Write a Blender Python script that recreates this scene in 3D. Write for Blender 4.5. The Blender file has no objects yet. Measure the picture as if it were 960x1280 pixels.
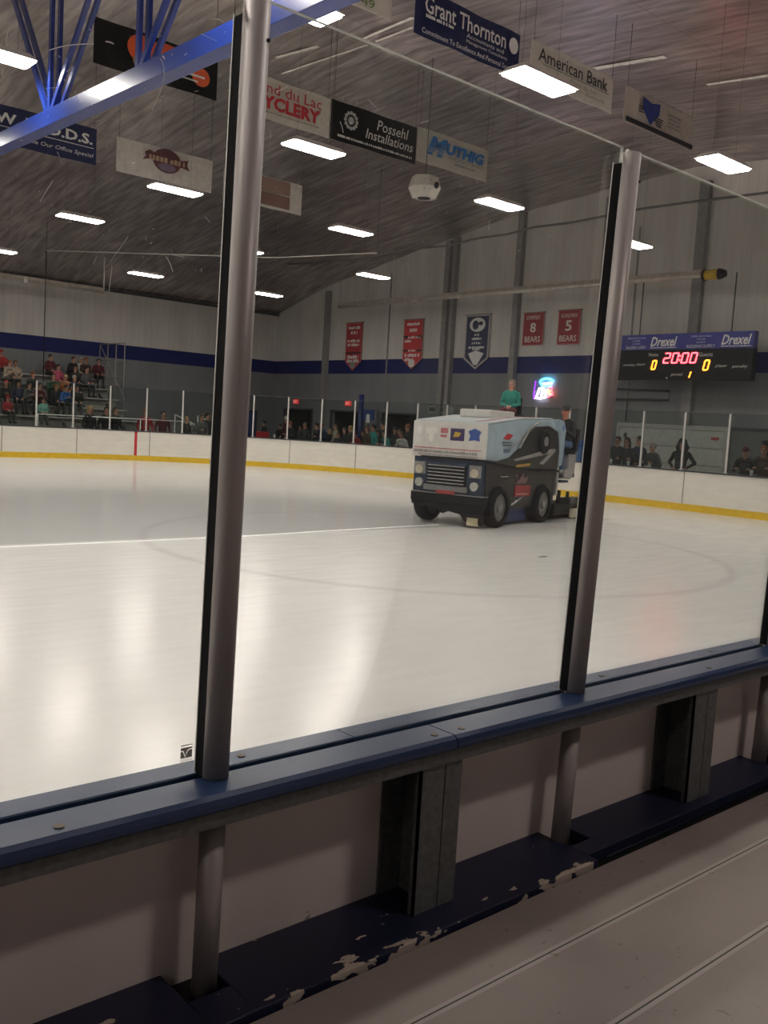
import bpy, bmesh, math, random
import numpy as np
from mathutils import Vector, Matrix
random.seed(7)
PI = math.pi
sc = bpy.context.scene
C = sc.collection

# ------------------------------------------------------------------ camera
CAM_H = 1.86
F = 1173.0
AX = Matrix(((0.74987828, 0.01759518, -0.66134179),
             (-0.65897162, 0.10847468, -0.74430481),
             (0.05864267, 0.99394349, 0.09293753)))
cd = bpy.data.cameras.new('camera'); cam = bpy.data.objects.new('camera', cd); C.objects.link(cam)
cd.sensor_fit = 'VERTICAL'; cd.sensor_height = 24.0; cd.lens = F / 1280 * 24.0
cd.clip_start = 0.05; cd.clip_end = 200
M4 = AX.to_4x4(); M4.translation = Vector((0, 0, CAM_H)); cam.matrix_world = M4
sc.camera = cam
# ------------------------------------------------------------------ world, exposure
wd = bpy.data.worlds.new('world'); sc.world = wd; wd.use_nodes = True
wd.node_tree.nodes['Background'].inputs[0].default_value = (0.5, 0.5, 0.52, 1)
wd.node_tree.nodes['Background'].inputs[1].default_value = 0.02
sc.view_settings.view_transform = 'Standard'; sc.view_settings.look = 'None'
sc.view_settings.exposure = 0.0; sc.view_settings.gamma = 1.0
sc.view_settings.use_curve_mapping = False
LAMP = 68.0          # radiance of the hanging fixtures over the ice
LAMP_COL = (1.0, 0.935, 0.875)
LAMP_NEAR = 58.0      # dimmer fixtures over the spectators' side

def ray(x, y):
    return AX @ Vector((x - 480, 640 - y, -F))
def at(x, y, ax, val):
    d = ray(x, y); o = Vector((0, 0, CAM_H)); t = (val - o[ax]) / d[ax]
    return o + d * t

# ------------------------------------------------------------------ materials
MATS = {}
def mat(name, col, rough=0.6, metal=0.0, emit=0.0, noise=0.06, scale=6.0, bump=0.0, spec=0.5, stretch=None, coat=0.0):
    if name in MATS: return MATS[name]
    m = bpy.data.materials.new(name); m.use_nodes = True; nt = m.node_tree; N = nt.nodes; L = nt.links
    b = N['Principled BSDF']
    b.inputs['Roughness'].default_value = rough; b.inputs['Metallic'].default_value = metal
    b.inputs['Specular IOR Level'].default_value = spec
    b.inputs['Coat Weight'].default_value = coat
    b.inputs['Base Color'].default_value = (*col, 1)
    if emit > 0:
        b.inputs['Emission Color'].default_value = (*col, 1); b.inputs['Emission Strength'].default_value = emit
    if noise > 0:
        tc = N.new('ShaderNodeTexCoord'); nz = N.new('ShaderNodeTexNoise'); mp = N.new('ShaderNodeMapping')
        mp.inputs['Scale'].default_value = stretch or (1, 1, 1)
        nz.inputs['Scale'].default_value = scale; nz.inputs['Detail'].default_value = 4
        L.new(tc.outputs['Object'], mp.inputs[0]); L.new(mp.outputs[0], nz.inputs['Vector'])
        cr = N.new('ShaderNodeValToRGB')
        lo = tuple(max(0, c * (1 - noise * 2)) for c in col); hi = tuple(min(1, c * (1 + noise * 1.6)) for c in col)
        cr.color_ramp.elements[0].position = 0.3; cr.color_ramp.elements[0].color = (*lo, 1)
        cr.color_ramp.elements[1].position = 0.7; cr.color_ramp.elements[1].color = (*hi, 1)
        L.new(nz.outputs['Fac'], cr.inputs[0]); L.new(cr.outputs[0], b.inputs['Base Color'])
        if bump > 0:
            bp = N.new('ShaderNodeBump'); bp.inputs['Strength'].default_value = bump; bp.inputs['Distance'].default_value = 0.02
            L.new(nz.outputs['Fac'], bp.inputs['Height']); L.new(bp.outputs[0], b.inputs['Normal'])
    MATS[name] = m
    return m

def nodes(name):
    m = bpy.data.materials.new(name); m.use_nodes = True
    MATS[name] = m
    return m, m.node_tree.nodes, m.node_tree.links

def mth(N, L, op, a, b=None, c=None, clamp=False):
    n = N.new('ShaderNodeMath'); n.operation = op; n.use_clamp = clamp
    for i, v in enumerate((a, b, c)):
        if v is None: continue
        if isinstance(v, (int, float)): n.inputs[i].default_value = v
        else: L.new(v, n.inputs[i])
    return n.outputs[0]
def mixc(N, L, fac, a, b):
    n = N.new('ShaderNodeMix'); n.data_type = 'RGBA'
    if isinstance(fac, (int, float)): n.inputs[0].default_value = fac
    else: L.new(fac, n.inputs[0])
    for s, v in ((n.inputs[6], a), (n.inputs[7], b)):
        if isinstance(v, tuple): s.default_value = (*v, 1)
        else: L.new(v, s)
    return n.outputs[2]
def noise(N, L, vec, scale, detail=3, st=(1, 1, 1)):
    mp = N.new('ShaderNodeMapping'); mp.inputs['Scale'].default_value = st; L.new(vec, mp.inputs[0])
    nz = N.new('ShaderNodeTexNoise'); nz.inputs['Scale'].default_value = scale; nz.inputs['Detail'].default_value = detail
    L.new(mp.outputs[0], nz.inputs['Vector']); return nz.outputs['Fac']
def ramp(N, L, fac, p0, c0, p1, c1):
    cr = N.new('ShaderNodeValToRGB'); e = cr.color_ramp.elements
    e[0].position = p0; e[0].color = (*c0, 1); e[1].position = p1; e[1].color = (*c1, 1)
    L.new(fac, cr.inputs[0]); return cr.outputs[0]

# ice ---------------------------------------------------------------------
def ice_material():
    m, N, L = nodes('rink ice'); b = N['Principled BSDF']
    tc = N.new('ShaderNodeTexCoord'); P = tc.outputs['Object']
    sp = N.new('ShaderNodeSeparateXYZ'); L.new(P, sp.inputs[0])
    X, Y = sp.outputs[0], sp.outputs[1]
    nbig = noise(N, L, P, 0.35, 3, (0.35, 1, 1))
    nst = noise(N, L, P, 5.0, 5, (0.25, 1.6, 1))
    base = ramp(N, L, nst, 0.3, (0.745, 0.73, 0.71), 0.7, (0.775, 0.76, 0.74))
    # freshly wetted band behind the track edge
    edge = mth(N, L, 'ADD', Y, mth(N, L, 'MULTIPLY', nbig, 0.0))
    wet = mth(N, L, 'MULTIPLY', mth(N, L, 'MULTIPLY_ADD', edge, 12.0, -12.0 * 12.35, clamp=True),
              mth(N, L, 'MULTIPLY_ADD', mth(N, L, 'ADD', Y, mth(N, L, 'MULTIPLY', nbig, 5.0)), -0.16, 4.6, clamp=True))
    wet = mth(N, L, 'MULTIPLY', wet, mth(N, L, 'MULTIPLY_ADD', X, -1.2, 22.0, clamp=True))
    wetc = mixc(N, L, mth(N, L, 'MULTIPLY', wet, 0.6), base, (0.53, 0.535, 0.54))
    # faint face-off circle under the ice
    dx = mth(N, L, 'SUBTRACT', X, 10.6); dy = mth(N, L, 'SUBTRACT', Y, 10.7)
    r = mth(N, L, 'SQRT', mth(N, L, 'ADD', mth(N, L, 'MULTIPLY', dx, dx), mth(N, L, 'MULTIPLY', dy, dy)))
    ring = mth(N, L, 'SUBTRACT', 1.0, mth(N, L, 'MULTIPLY', mth(N, L, 'ABSOLUTE', mth(N, L, 'SUBTRACT', r, 4.55)), 7.0), clamp=True)
    col = mixc(N, L, mth(N, L, 'MULTIPLY', ring, 0.3), wetc, (0.42, 0.38, 0.42))
    # fine skate cuts
    cut = noise(N, L, P, 7.0, 8, (1.2, 0.2, 1))
    cutm = mth(N, L, 'MULTIPLY', mth(N, L, 'SUBTRACT', 1.0, mth(N, L, 'MULTIPLY', mth(N, L, 'ABSOLUTE', mth(N, L, 'SUBTRACT', cut, 0.5)), 60.0), clamp=True), 0.10)
    col = mixc(N, L, cutm, col, (0.55, 0.52, 0.47))
    L.new(col, b.inputs['Base Color'])
    rg = mth(N, L, 'MULTIPLY_ADD', nst, 0.14, 0.13)
    rg = mth(N, L, 'MULTIPLY', rg, mth(N, L, 'MULTIPLY_ADD', wet, -0.45, 1.0))
    L.new(rg, b.inputs['Roughness'])
    b.inputs['IOR'].default_value = 1.31; b.inputs['Specular IOR Level'].default_value = 0.45
    bp = N.new('ShaderNodeBump'); bp.inputs['Strength'].default_value = 0.05; bp.inputs['Distance'].default_value = 0.004
    L.new(nst, bp.inputs['Height']); L.new(bp.outputs[0], b.inputs['Normal'])
    return m

def ceiling_material():
    m, N, L = nodes('ceiling liner'); b = N['Principled BSDF']
    tc = N.new('ShaderNodeTexCoord'); P = tc.outputs['Object']
    sp = N.new('ShaderNodeSeparateXYZ'); L.new(P, sp.inputs[0])
    X, Y = sp.outputs[0], sp.outputs[1]
    st = noise(N, L, P, 2.6, 6, (2.2, 0.30, 0.3))
    big = noise(N, L, P, 0.5, 3, (1, 0.5, 0.5))
    c = ramp(N, L, st, 0.30, (0.30, 0.255, 0.25), 0.70, (0.74, 0.66, 0.64))
    bigc = mth(N, L, 'MULTIPLY_ADD', big, 5.0, -2.1, clamp=True)
    c = mixc(N, L, mth(N, L, 'MULTIPLY', bigc, 0.42), c, (0.20, 0.175, 0.175))
    def seam(v, period, off, w):
        q = mth(N, L, 'FRACT', mth(N, L, 'DIVIDE', mth(N, L, 'ADD', v, 100 + off), period))
        return mth(N, L, 'LESS_THAN', q, w / period)
    s = mth(N, L, 'MAXIMUM', seam(X, 7.6, 0.4, 0.05), seam(Y, 3.1, 0.2, 0.02))
    c = mixc(N, L, mth(N, L, 'MULTIPLY', s, 0.6), c, (0.22, 0.19, 0.18))
    L.new(c, b.inputs['Base Color'])
    b.inputs['Metallic'].default_value = 0.85; b.inputs['Roughness'].default_value = 0.33
    bp = N.new('ShaderNodeBump'); bp.inputs['Strength'].default_value = 0.5; bp.inputs['Distance'].default_value = 0.05
    L.new(st, bp.inputs['Height']); L.new(bp.outputs[0], b.inputs['Normal'])
    return m

def wall_material():
    m, N, L = nodes('painted arena wall'); b = N['Principled BSDF']
    tc = N.new('ShaderNodeTexCoord'); P = tc.outputs['Object']
    sp = N.new('ShaderNodeSeparateXYZ'); L.new(P, sp.inputs[0]); Z = sp.outputs[2]
    n1 = noise(N, L, P, 1.2, 4, (1, 1, 0.3))
    upper = ramp(N, L, n1, 0.3, (0.50, 0.475, 0.445), 0.7, (0.61, 0.585, 0.55))
    lower = ramp(N, L, n1, 0.3, (0.17, 0.175, 0.18), 0.7, (0.21, 0.215, 0.22))
    c = mixc(N, L, mth(N, L, 'GREATER_THAN', Z, 4.09), lower, (0.009, 0.015, 0.105))
    c = mixc(N, L, mth(N, L, 'GREATER_THAN', Z, 4.72), c, upper)
    sxy = mth(N, L, 'ADD', sp.outputs[0], sp.outputs[1])
    q = mth(N, L, 'FRACT', mth(N, L, 'MULTIPLY', sxy, 3.3))
    rib = mth(N, L, 'LESS_THAN', q, 0.10)
    c = mixc(N, L, mth(N, L, 'MULTIPLY', rib, 0.12), c, (0.05, 0.05, 0.05))
    L.new(c, b.inputs['Base Color']); b.inputs['Roughness'].default_value = 0.6; b.inputs['Specular IOR Level'].default_value = 0.2
    bp = N.new('ShaderNodeBump'); bp.inputs['Strength'].default_value = 0.3; bp.inputs['Distance'].default_value = 0.01
    L.new(q, bp.inputs['Height']); L.new(bp.outputs[0], b.inputs['Normal'])
    return m

def deck_material():
    m, N, L = nodes('ribbed deck planks'); b = N['Principled BSDF']
    tc = N.new('ShaderNodeTexCoord'); P = tc.outputs['Object']
    sp = N.new('ShaderNodeSeparateXYZ'); L.new(P, sp.inputs[0]); Y = sp.outputs[1]
    n1 = noise(N, L, P, 3.0, 5)
    c = ramp(N, L, n1, 0.3, (0.225, 0.188, 0.175), 0.7, (0.275, 0.232, 0.215))
    # joints every 0.267 m, with a light nosing either side of a dark gap
    t = mth(N, L, 'FRACT', mth(N, L, 'DIVIDE', mth(N, L, 'ADD', Y, 26.7 - 1.340 + 0.1335), 0.267))
    dist = mth(N, L, 'MULTIPLY', mth(N, L, 'ABSOLUTE', mth(N, L, 'SUBTRACT', t, 0.5)), 0.267)
    ok = mth(N, L, 'LESS_THAN', Y, 1.42)
    nos = mth(N, L, 'MULTIPLY', mth(N, L, 'LESS_THAN', dist, 0.013), ok)
    gap = mth(N, L, 'MULTIPLY', mth(N, L, 'LESS_THAN', dist, 0.0022), ok)
    c = mixc(N, L, mth(N, L, 'MULTIPLY', nos, 0.8), c, (0.36, 0.32, 0.30))
    c = mixc(N, L, gap, c, (0.02, 0.018, 0.018))
    # fine ribs
    rb = mth(N, L, 'FRACT', mth(N, L, 'DIVIDE', mth(N, L, 'ADD', Y, 50), 0.0068))
    c = mixc(N, L, mth(N, L, 'MULTIPLY', mth(N, L, 'LESS_THAN', rb, 0.35), mth(N, L, 'MULTIPLY', mth(N, L, 'SUBTRACT', 1.0, nos), 0.16)), c, (0.05, 0.04, 0.04))
    sn = noise(N, L, P, 30.0, 6)
    c = mixc(N, L, mth(N, L, 'MULTIPLY', mth(N, L, 'GREATER_THAN', sn, 0.70), 0.5), c, (0.09, 0.07, 0.06))
    L.new(c, b.inputs['Base Color']); b.inputs['Roughness'].default_value = 0.55
    return m

def blue_paint(name, col, wear, rough=0.35, chips=(0.5, 0.45, 0.38)):
    m, N, L = nodes(name); b = N['Principled BSDF']
    tc = N.new('ShaderNodeTexCoord'); P = tc.outputs['Object']
    n1 = noise(N, L, P, 4.0, 4, (0.5, 2, 1)); n2 = noise(N, L, P, 26.0, 7, (0.7, 1, 1))
    c = ramp(N, L, n1, 0.25, tuple(v * 0.8 for v in col), 0.75, tuple(min(1, v * 1.25) for v in col))
    w = mth(N, L, 'GREATER_THAN', n2, wear)
    c = mixc(N, L, mth(N, L, 'MULTIPLY', w, 0.85), c, chips)
    L.new(c, b.inputs['Base Color'])
    L.new(mth(N, L, 'MULTIPLY_ADD', n1, 0.25, rough - 0.1), b.inputs['Roughness'])
    return m

def ledge_material():
    m, N, L = nodes('chipped navy ledge paint'); b = N['Principled BSDF']
    tc = N.new('ShaderNodeTexCoord'); P = tc.outputs['Object']
    sp = N.new('ShaderNodeSeparateXYZ'); L.new(P, sp.inputs[0])
    X, Y = sp.outputs[0], sp.outputs[1]
    n1 = noise(N, L, P, 15.0, 9, (0.7, 1.5, 1)); n2 = noise(N, L, P, 2.0, 3)
    # chips gather on the front edge
    d = mth(N, L, 'MULTIPLY_ADD', Y, -12.0, 12.0 * (1.635 - 1.72), clamp=True)
    thr = mth(N, L, 'MULTIPLY_ADD', d, -0.15, 0.685)
    lim = mth(N, L, 'MULTIPLY', mth(N, L, 'LESS_THAN', X, 2.3), 1.0)
    w = mth(N, L, 'MULTIPLY', mth(N, L, 'GREATER_THAN', n1, thr), lim)
    c = ramp(N, L, n2, 0.3, (0.005, 0.007, 0.026), 0.7, (0.009, 0.012, 0.042))
    c = mixc(N, L, w, c, (0.42, 0.36, 0.30))
    L.new(c, b.inputs['Base Color']); b.inputs['Roughness'].default_value = 0.5
    return m

def panel_material():
    m, N, L = nodes('scuffed white board panel'); b = N['Principled BSDF']
    tc = N.new('ShaderNodeTexCoord'); P = tc.outputs['Object']
    sp = N.new('ShaderNodeSeparateXYZ'); L.new(P, sp.inputs[0])
    n1 = noise(N, L, P, 2.0, 4); n2 = noise(N, L, P, 14.0, 7)
    c = ramp(N, L, n1, 0.3, (0.58, 0.50, 0.47), 0.7, (0.66, 0.58, 0.55))
    lowd = mth(N, L, 'MULTIPLY_ADD', sp.outputs[2], -9.0, 9.0 * 0.66, clamp=True)
    dirt = mth(N, L, 'GREATER_THAN', n2, mth(N, L, 'MULTIPLY_ADD', lowd, -0.12, 0.735))
    c = mixc(N, L, mth(N, L, 'MULTIPLY', dirt, 0.7), c, (0.18, 0.12, 0.08))
    L.new(c, b.inputs['Base Color']); b.inputs['Roughness'].default_value = 0.45
    return m

def glass_material(name, tint, haze, gloss=0.5, rough=0.0, dirt=0.0):
    m, N, L = nodes(name); N.remove(N['Principled BSDF']); out = N['Material Output']
    tr = N.new('ShaderNodeBsdfTransparent'); tr.inputs[0].default_value = (*tint, 1)
    gl = N.new('ShaderNodeBsdfGlossy'); gl.inputs['Roughness'].default_value = rough
    df = N.new('ShaderNodeBsdfDiffuse'); df.inputs[0].default_value = (0.75, 0.76, 0.74, 1)
    fr = N.new('ShaderNodeFresnel'); fr.inputs[0].default_value = 1.45
    mx = N.new('ShaderNodeMixShader'); mx2 = N.new('ShaderNodeMixShader')
    L.new(mth(N, L, 'MULTIPLY', fr.outputs[0], gloss), mx.inputs[0]); L.new(tr.outputs[0], mx.inputs[1]); L.new(gl.outputs[0], mx.inputs[2])
    if dirt > 0:
        tc = N.new('ShaderNodeTexCoord'); P = tc.outputs['Object']
        n1 = noise(N, L, P, 3.0, 5, (1.5, 1, 0.5)); n2 = noise(N, L, P, 60.0, 6, (2.0, 1, 0.25))
        sp = mth(N, L, 'MULTIPLY', mth(N, L, 'GREATER_THAN', n2, 0.74), 0.05)
        L.new(mth(N, L, 'ADD', mth(N, L, 'MULTIPLY_ADD', n1, dirt * 2, haze - dirt), sp, clamp=True), mx2.inputs[0])
    else: mx2.inputs[0].default_value = haze
    L.new(mx.outputs[0], mx2.inputs[1]); L.new(df.outputs[0], mx2.inputs[2]); L.new(mx2.outputs[0], out.inputs[0])
    return m

ICE = ice_material(); CEIL = ceiling_material(); WALL = wall_material(); DECK = deck_material()
CAPB = blue_paint('blue cap rail paint', (0.011, 0.028, 0.082), 0.735, 0.34, (0.07, 0.09, 0.14))
LEDGE = ledge_material(); PANEL = panel_material()
NGLASS = glass_material('near rink glass', (0.89, 0.90, 0.885), 0.0025, 0.28, 0.02, 0.002)
FGLASS = glass_material('far rink glass', (0.82, 0.86, 0.85), 0.003, 0.25)
GEDGE = mat('glass edge', (0.50, 0.52, 0.47), 0.3, noise=0.1)  # pale colour stands in for light caught along the pane edges
ALU = mat('satin aluminium', (0.37, 0.335, 0.325), 0.5, 0.5, noise=0.05, scale=3, stretch=(4, 4, 0.3))
ALUL = mat('pale aluminium', (0.62, 0.60, 0.57), 0.45, 0.3, noise=0.05)
GALV = mat('galvanised steel', (0.115, 0.118, 0.116), 0.55, 0.3, noise=0.12, scale=55)
RUB = mat('black rubber', (0.004, 0.004, 0.005), 0.8, noise=0.1, spec=.15)
BLACK = mat('black plastic', (0.006, 0.006, 0.007), 0.55, noise=0.1, spec=.2)
DARK = mat('dark grey steel', (0.05, 0.052, 0.056), 0.5, 0.2, noise=0.15)
WHITE = mat('white plastic', (0.70, 0.68, 0.63), 0.5, noise=0.04)
BOARD = mat('white rink board', (0.76, 0.725, 0.65), 0.42, noise=0.035, scale=5, stretch=(.5, .5, 2))
YEL = mat('yellow kick strip', (0.70, 0.46, 0.02), 0.4, noise=0.05)
RED = mat('red paint', (0.50, 0.02, 0.03), 0.5, noise=0.08)
CONC = mat('concrete walkway', (0.12, 0.115, 0.11), 0.75, noise=0.12, scale=3)
GREYP = mat('grey column', (0.23, 0.22, 0.215), 0.6, noise=0.08)  # one even grey, darker than the upper wall
TRUSS = mat('glossy blue truss paint', (0.007, 0.024, 0.17), 0.3, 0.0, noise=0.06, spec=0.5)
NAVY = mat('navy sheet', (0.008, 0.014, 0.07), 0.5, noise=0.05)
CREAM = mat('cream sheet', (0.56, 0.52, 0.45), 0.55, noise=0.04)
INK_W = mat('white ink', (0.72, 0.70, 0.66), 0.5, noise=0.03)
INK_K = mat('black ink', (0.02, 0.018, 0.025), 0.5, noise=0.03)
INK_R = mat('red ink', (0.48, 0.02, 0.03), 0.5, noise=0.03)
INK_B = mat('blue ink', (0.008, 0.17, 0.50), 0.5, noise=0.03)
INK_O = mat('orange ink', (0.70, 0.10, 0.02), 0.5, noise=0.03)
INK_G = mat('grey ink', (0.25, 0.24, 0.22), 0.5, noise=0.03)
WIRE = mat('grey wire', (0.10, 0.095, 0.09), 0.6, noise=0.05)
BENCH = mat('weathered aluminium bench', (0.42, 0.39, 0.36), 0.5, 0.2, noise=0.08)
OPEN = mat('shade-toned corridor', (0.012, 0.014, 0.016), 0.9, noise=0.1)  # near-black: the shade inside the openings is put into the colour

# ------------------------------------------------------------------ mesh helpers
def frame(d):
    d = Vector(d).normalized(); a = Vector((0, 0, 1)) if abs(d.z) < 0.95 else Vector((1, 0, 0))
    s = d.cross(a).normalized(); return s, d.cross(s).normalized(), d
class MB:
    def __init__(s): s.v = []; s.f = []; s.m = []; s.sm = []
    def add(s, vs, fs, mi=0, smooth=False):
        o = len(s.v); s.v += [tuple(v) for v in vs]
        for f in fs: s.f.append(tuple(i + o for i in f)); s.m.append(mi); s.sm.append(smooth)
    def box(s, x0, x1, y0, y1, z0, z1, mi=0, M=None):
        vs = [Vector((x, y, z)) for z in (z0, z1) for y in (y0, y1) for x in (x0, x1)]
        if M is not None: vs = [M @ v for v in vs]
        s.add(vs, [(0, 2, 3, 1), (4, 5, 7, 6), (0, 1, 5, 4), (2, 6, 7, 3), (0, 4, 6, 2), (1, 3, 7, 5)], mi)
        return s
    def bar(s, a, b, w, h, mi=0, up=None):
        a = Vector(a); b = Vector(b); d = (b - a).normalized()
        u = Vector(up) if up else (Vector((0, 0, 1)) if abs(d.z) < 0.95 else Vector((1, 0, 0)))
        r = d.cross(u).normalized() * w / 2; t = r.cross(d).normalized() * h / 2
        vs = [a - r - t, a + r - t, a - r + t, a + r + t, b - r - t, b + r - t, b - r + t, b + r + t]
        s.add(vs, [(0, 2, 3, 1), (4, 5, 7, 6), (0, 1, 5, 4), (2, 6, 7, 3), (0, 4, 6, 2), (1, 3, 7, 5)], mi); return s
    def cyl(s, a, b, r0, r1=None, n=16, mi=0, caps=True, smooth=True):
        r1 = r0 if r1 is None else r1; a = Vector(a); b = Vector(b); u, w, d = frame(b - a)
        vs = []
        for p, r in ((a, r0), (b, r1)):
            for i in range(n):
                t = 2 * PI * i / n; vs.append(p + u * (r * math.cos(t)) + w * (r * math.sin(t)))
        s.add(vs, [(i, i + n, (i + 1) % n + n, (i + 1) % n) for i in range(n)], mi, smooth)
        if caps: s.add(vs, [tuple(range(n)), tuple(range(2 * n - 1, n - 1, -1))], mi)
        return s
    def tube(s, pts, r, n=8, mi=0):
        pts = [Vector(p) for p in pts]; vs = []
        for k, p in enumerate(pts):
            d = pts[min(k + 1, len(pts) - 1)] - pts[max(k - 1, 0)]; u, w, _ = frame(d)
            rr = r[k] if isinstance(r, (list, tuple)) else r
            for i in range(n):
                t = 2 * PI * i / n; vs.append(p + u * (rr * math.cos(t)) + w * (rr * math.sin(t)))
        fs = [(k * n + i, (k + 1) * n + i, (k + 1) * n + (i + 1) % n, k * n + (i + 1) % n) for k in range(len(pts) - 1) for i in range(n)]
        s.add(vs, fs, mi, True)
        s.add(vs[:n], [tuple(range(n))], mi); s.add(vs[-n:], [tuple(range(n - 1, -1, -1))], mi); return s
    def prism(s, poly, a0, a1, axis, mi=0):
        """poly in the two other axes (cyclic order kept), extruded along axis"""
        o = [k for k in range(3) if k != axis]; vs = []
        for a in (a0, a1):
            for p in poly:
                v = [0, 0, 0]; v[axis] = a; v[o[0]] = p[0]; v[o[1]] = p[1]; vs.append(v)
        n = len(poly)
        s.add(vs, [tuple(range(n - 1, -1, -1)), tuple(range(n, 2 * n))] + [(i, (i + 1) % n, (i + 1) % n + n, i + n) for i in range(n)], mi); return s
    def ell(s, c, r, mi=0, n=16, m=10, M=None):
        vs = []; c = Vector(c)
        for j in range(m + 1):
            ph = PI * j / m
            for i in range(n):
                t = 2 * PI * i / n
                v = Vector((r[0] * math.sin(ph) * math.cos(t), r[1] * math.sin(ph) * math.sin(t), r[2] * math.cos(ph)))
                if M is not None: v = M @ v
                vs.append(c + v)
        s.add(vs, [(j * n + i, (j + 1) * n + i, (j + 1) * n + (i + 1) % n, j * n + (i + 1) % n) for j in range(m) for i in range(n)], mi, True); return s
    def mesh(s, name, mats, fix=True):
        me = bpy.data.meshes.new(name); me.from_pydata(s.v, [], s.f)
        for m in (mats if isinstance(mats, (list, tuple)) else [mats]): me.materials.append(m)
        me.polygons.foreach_set('material_index', s.m); me.polygons.foreach_set('use_smooth', s.sm)
        if fix:
            bm = bmesh.new(); bm.from_mesh(me); bmesh.ops.remove_doubles(bm, verts=bm.verts, dist=1e-5)
            bmesh.ops.recalc_face_normals(bm, faces=bm.faces); bm.to_mesh(me); bm.free()
        me.update(); return me
    def build(s, name, mats, parent=None, bevel=0.0, loc=None):
        o = bpy.data.objects.new(name, s.mesh(name, mats)); C.objects.link(o)
        if parent is not None: o.parent = parent
        if loc is not None: o.location = loc
        if bevel:
            b = o.modifiers.new('bevel', 'BEVEL'); b.width = bevel; b.segments = 2; b.limit_method = 'ANGLE'
        return o
def tag(o, label=None, cat=None, group=None, kind=None):
    if label: o['label'] = label
    if cat: o['category'] = cat
    if group: o['group'] = group
    if kind: o['kind'] = kind
    return o
def thing(name, label, cat, loc=(0, 0, 0), rz=0.0, group=None):
    o = bpy.data.objects.new(name, None); C.objects.link(o); o.empty_display_size = 0.1
    o.location = loc; o.rotation_euler = (0, 0, rz); return tag(o, label, cat, group)
def struct(name, mb, m, parent=None, bevel=0):
    o = mb.build(name, m, parent, bevel)
    if parent is None: o['kind'] = 'structure'
    return o
def dup(root, loc=None, rz=None, label=None, group=None):
    r = root.copy(); C.objects.link(r)
    if loc is not None: r.location = loc
    if rz is not None: r.rotation_euler = (0, 0, rz)
    if label: r['label'] = label
    if group: r['group'] = group
    for ch in root.children:
        c = ch.copy(); C.objects.link(c); c.parent = r
        for g in ch.children:
            d = g.copy(); C.objects.link(d); d.parent = c
    return r

def text(name, s, w, h, m, parent, o, ex, ey, shear=0.0, bold=0.0, depth=0.004, fit=True, arc=0.0):
    """text as a mesh, fitted into w x h (metres) with its centre at o; ex, ey = reading and up directions"""
    cu = bpy.data.curves.new('t', 'FONT'); cu.body = s; cu.align_x = 'CENTER'; cu.shear = shear; cu.offset = bold; cu.resolution_u = 2
    t = bpy.data.objects.new('t', cu); C.objects.link(t)
    dg = bpy.context.evaluated_depsgraph_get(); me = bpy.data.meshes.new_from_object(t.evaluated_get(dg))
    bpy.data.objects.remove(t); bpy.data.curves.remove(cu)
    n = len(me.vertices); co = np.empty(n * 3); me.vertices.foreach_get('co', co); co = co.reshape(-1, 3)
    mn = co.min(0); mx = co.max(0); c = (mn + mx) / 2; sx = w / (mx[0] - mn[0]); sy = h / (mx[1] - mn[1])
    ex = Vector(ex); ey = Vector(ey); ez = ex.cross(ey); o = Vector(o)
    A = np.array([ex, ey, ez]); q = co - c
    loc = np.stack([q[:, 0] * sx, q[:, 1] * sy + arc * (1 - (q[:, 0] * sx * 2 / w) ** 2), np.full(n, depth)], 1)
    me.vertices.foreach_set('co', (loc @ A + np.array(o)).ravel())
    me.materials.clear(); me.materials.append(m); me.name = name
    ob = bpy.data.objects.new(name, me); C.objects.link(ob)
    if parent is not None: ob.parent = parent
    return ob
def plate(mb, o, ex, ey, u0, u1, v0, v1, d0, d1, mi=0):
    ex = Vector(ex); ey = Vector(ey); ez = ex.cross(ey)
    M = Matrix((ex, ey, ez)).transposed().to_4x4(); M.translation = Vector(o)
    mb.box(u0, u1, v0, v1, d0, d1, mi, M); return mb
def dashes(mb, o, ex, ey, u0, u1, v, h, d=0.005, gap=0.35, mi=0, seed=1):
    """a line of small print too small to read"""
    r = random.Random(seed); u = u0
    while u < u1:
        w = h * r.uniform(0.5, 0.95)
        plate(mb, o, ex, ey, u, min(u + w, u1), v - h / 2, v + h / 2 * r.choice((1, 1, 0.6)), 0.001, d, mi)
        u += w + h * gap * r.choice((0.6, 0.6, 1.9))
    return mb
def poly_plate(mb, o, ex, ey, pts, d0, d1, mi=0):
    ex = Vector(ex); ey = Vector(ey); ez = ex.cross(ey); o = Vector(o); n = len(pts)
    vs = [o + ex * u + ey * v + ez * d for d in (d0, d1) for u, v in pts]
    mb.add(vs, [tuple(range(n - 1, -1, -1)), tuple(range(n, 2 * n))] + [(i, (i + 1) % n, (i + 1) % n + n, i + n) for i in range(n)], mi); return mb
def ring_pts(cu, cv, ru, rv, n=20, a0=0, a1=2 * PI):
    return [(cu + ru * math.cos(a0 + (a1 - a0) * i / n), cv + rv * math.sin(a0 + (a1 - a0) * i / n)) for i in range(n if a1 - a0 > 6.28 else n + 1)]

XD, ZD = Vector((1, 0, 0)), Vector((0, 0, 1)); YM = Vector((0, -1, 0))
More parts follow.
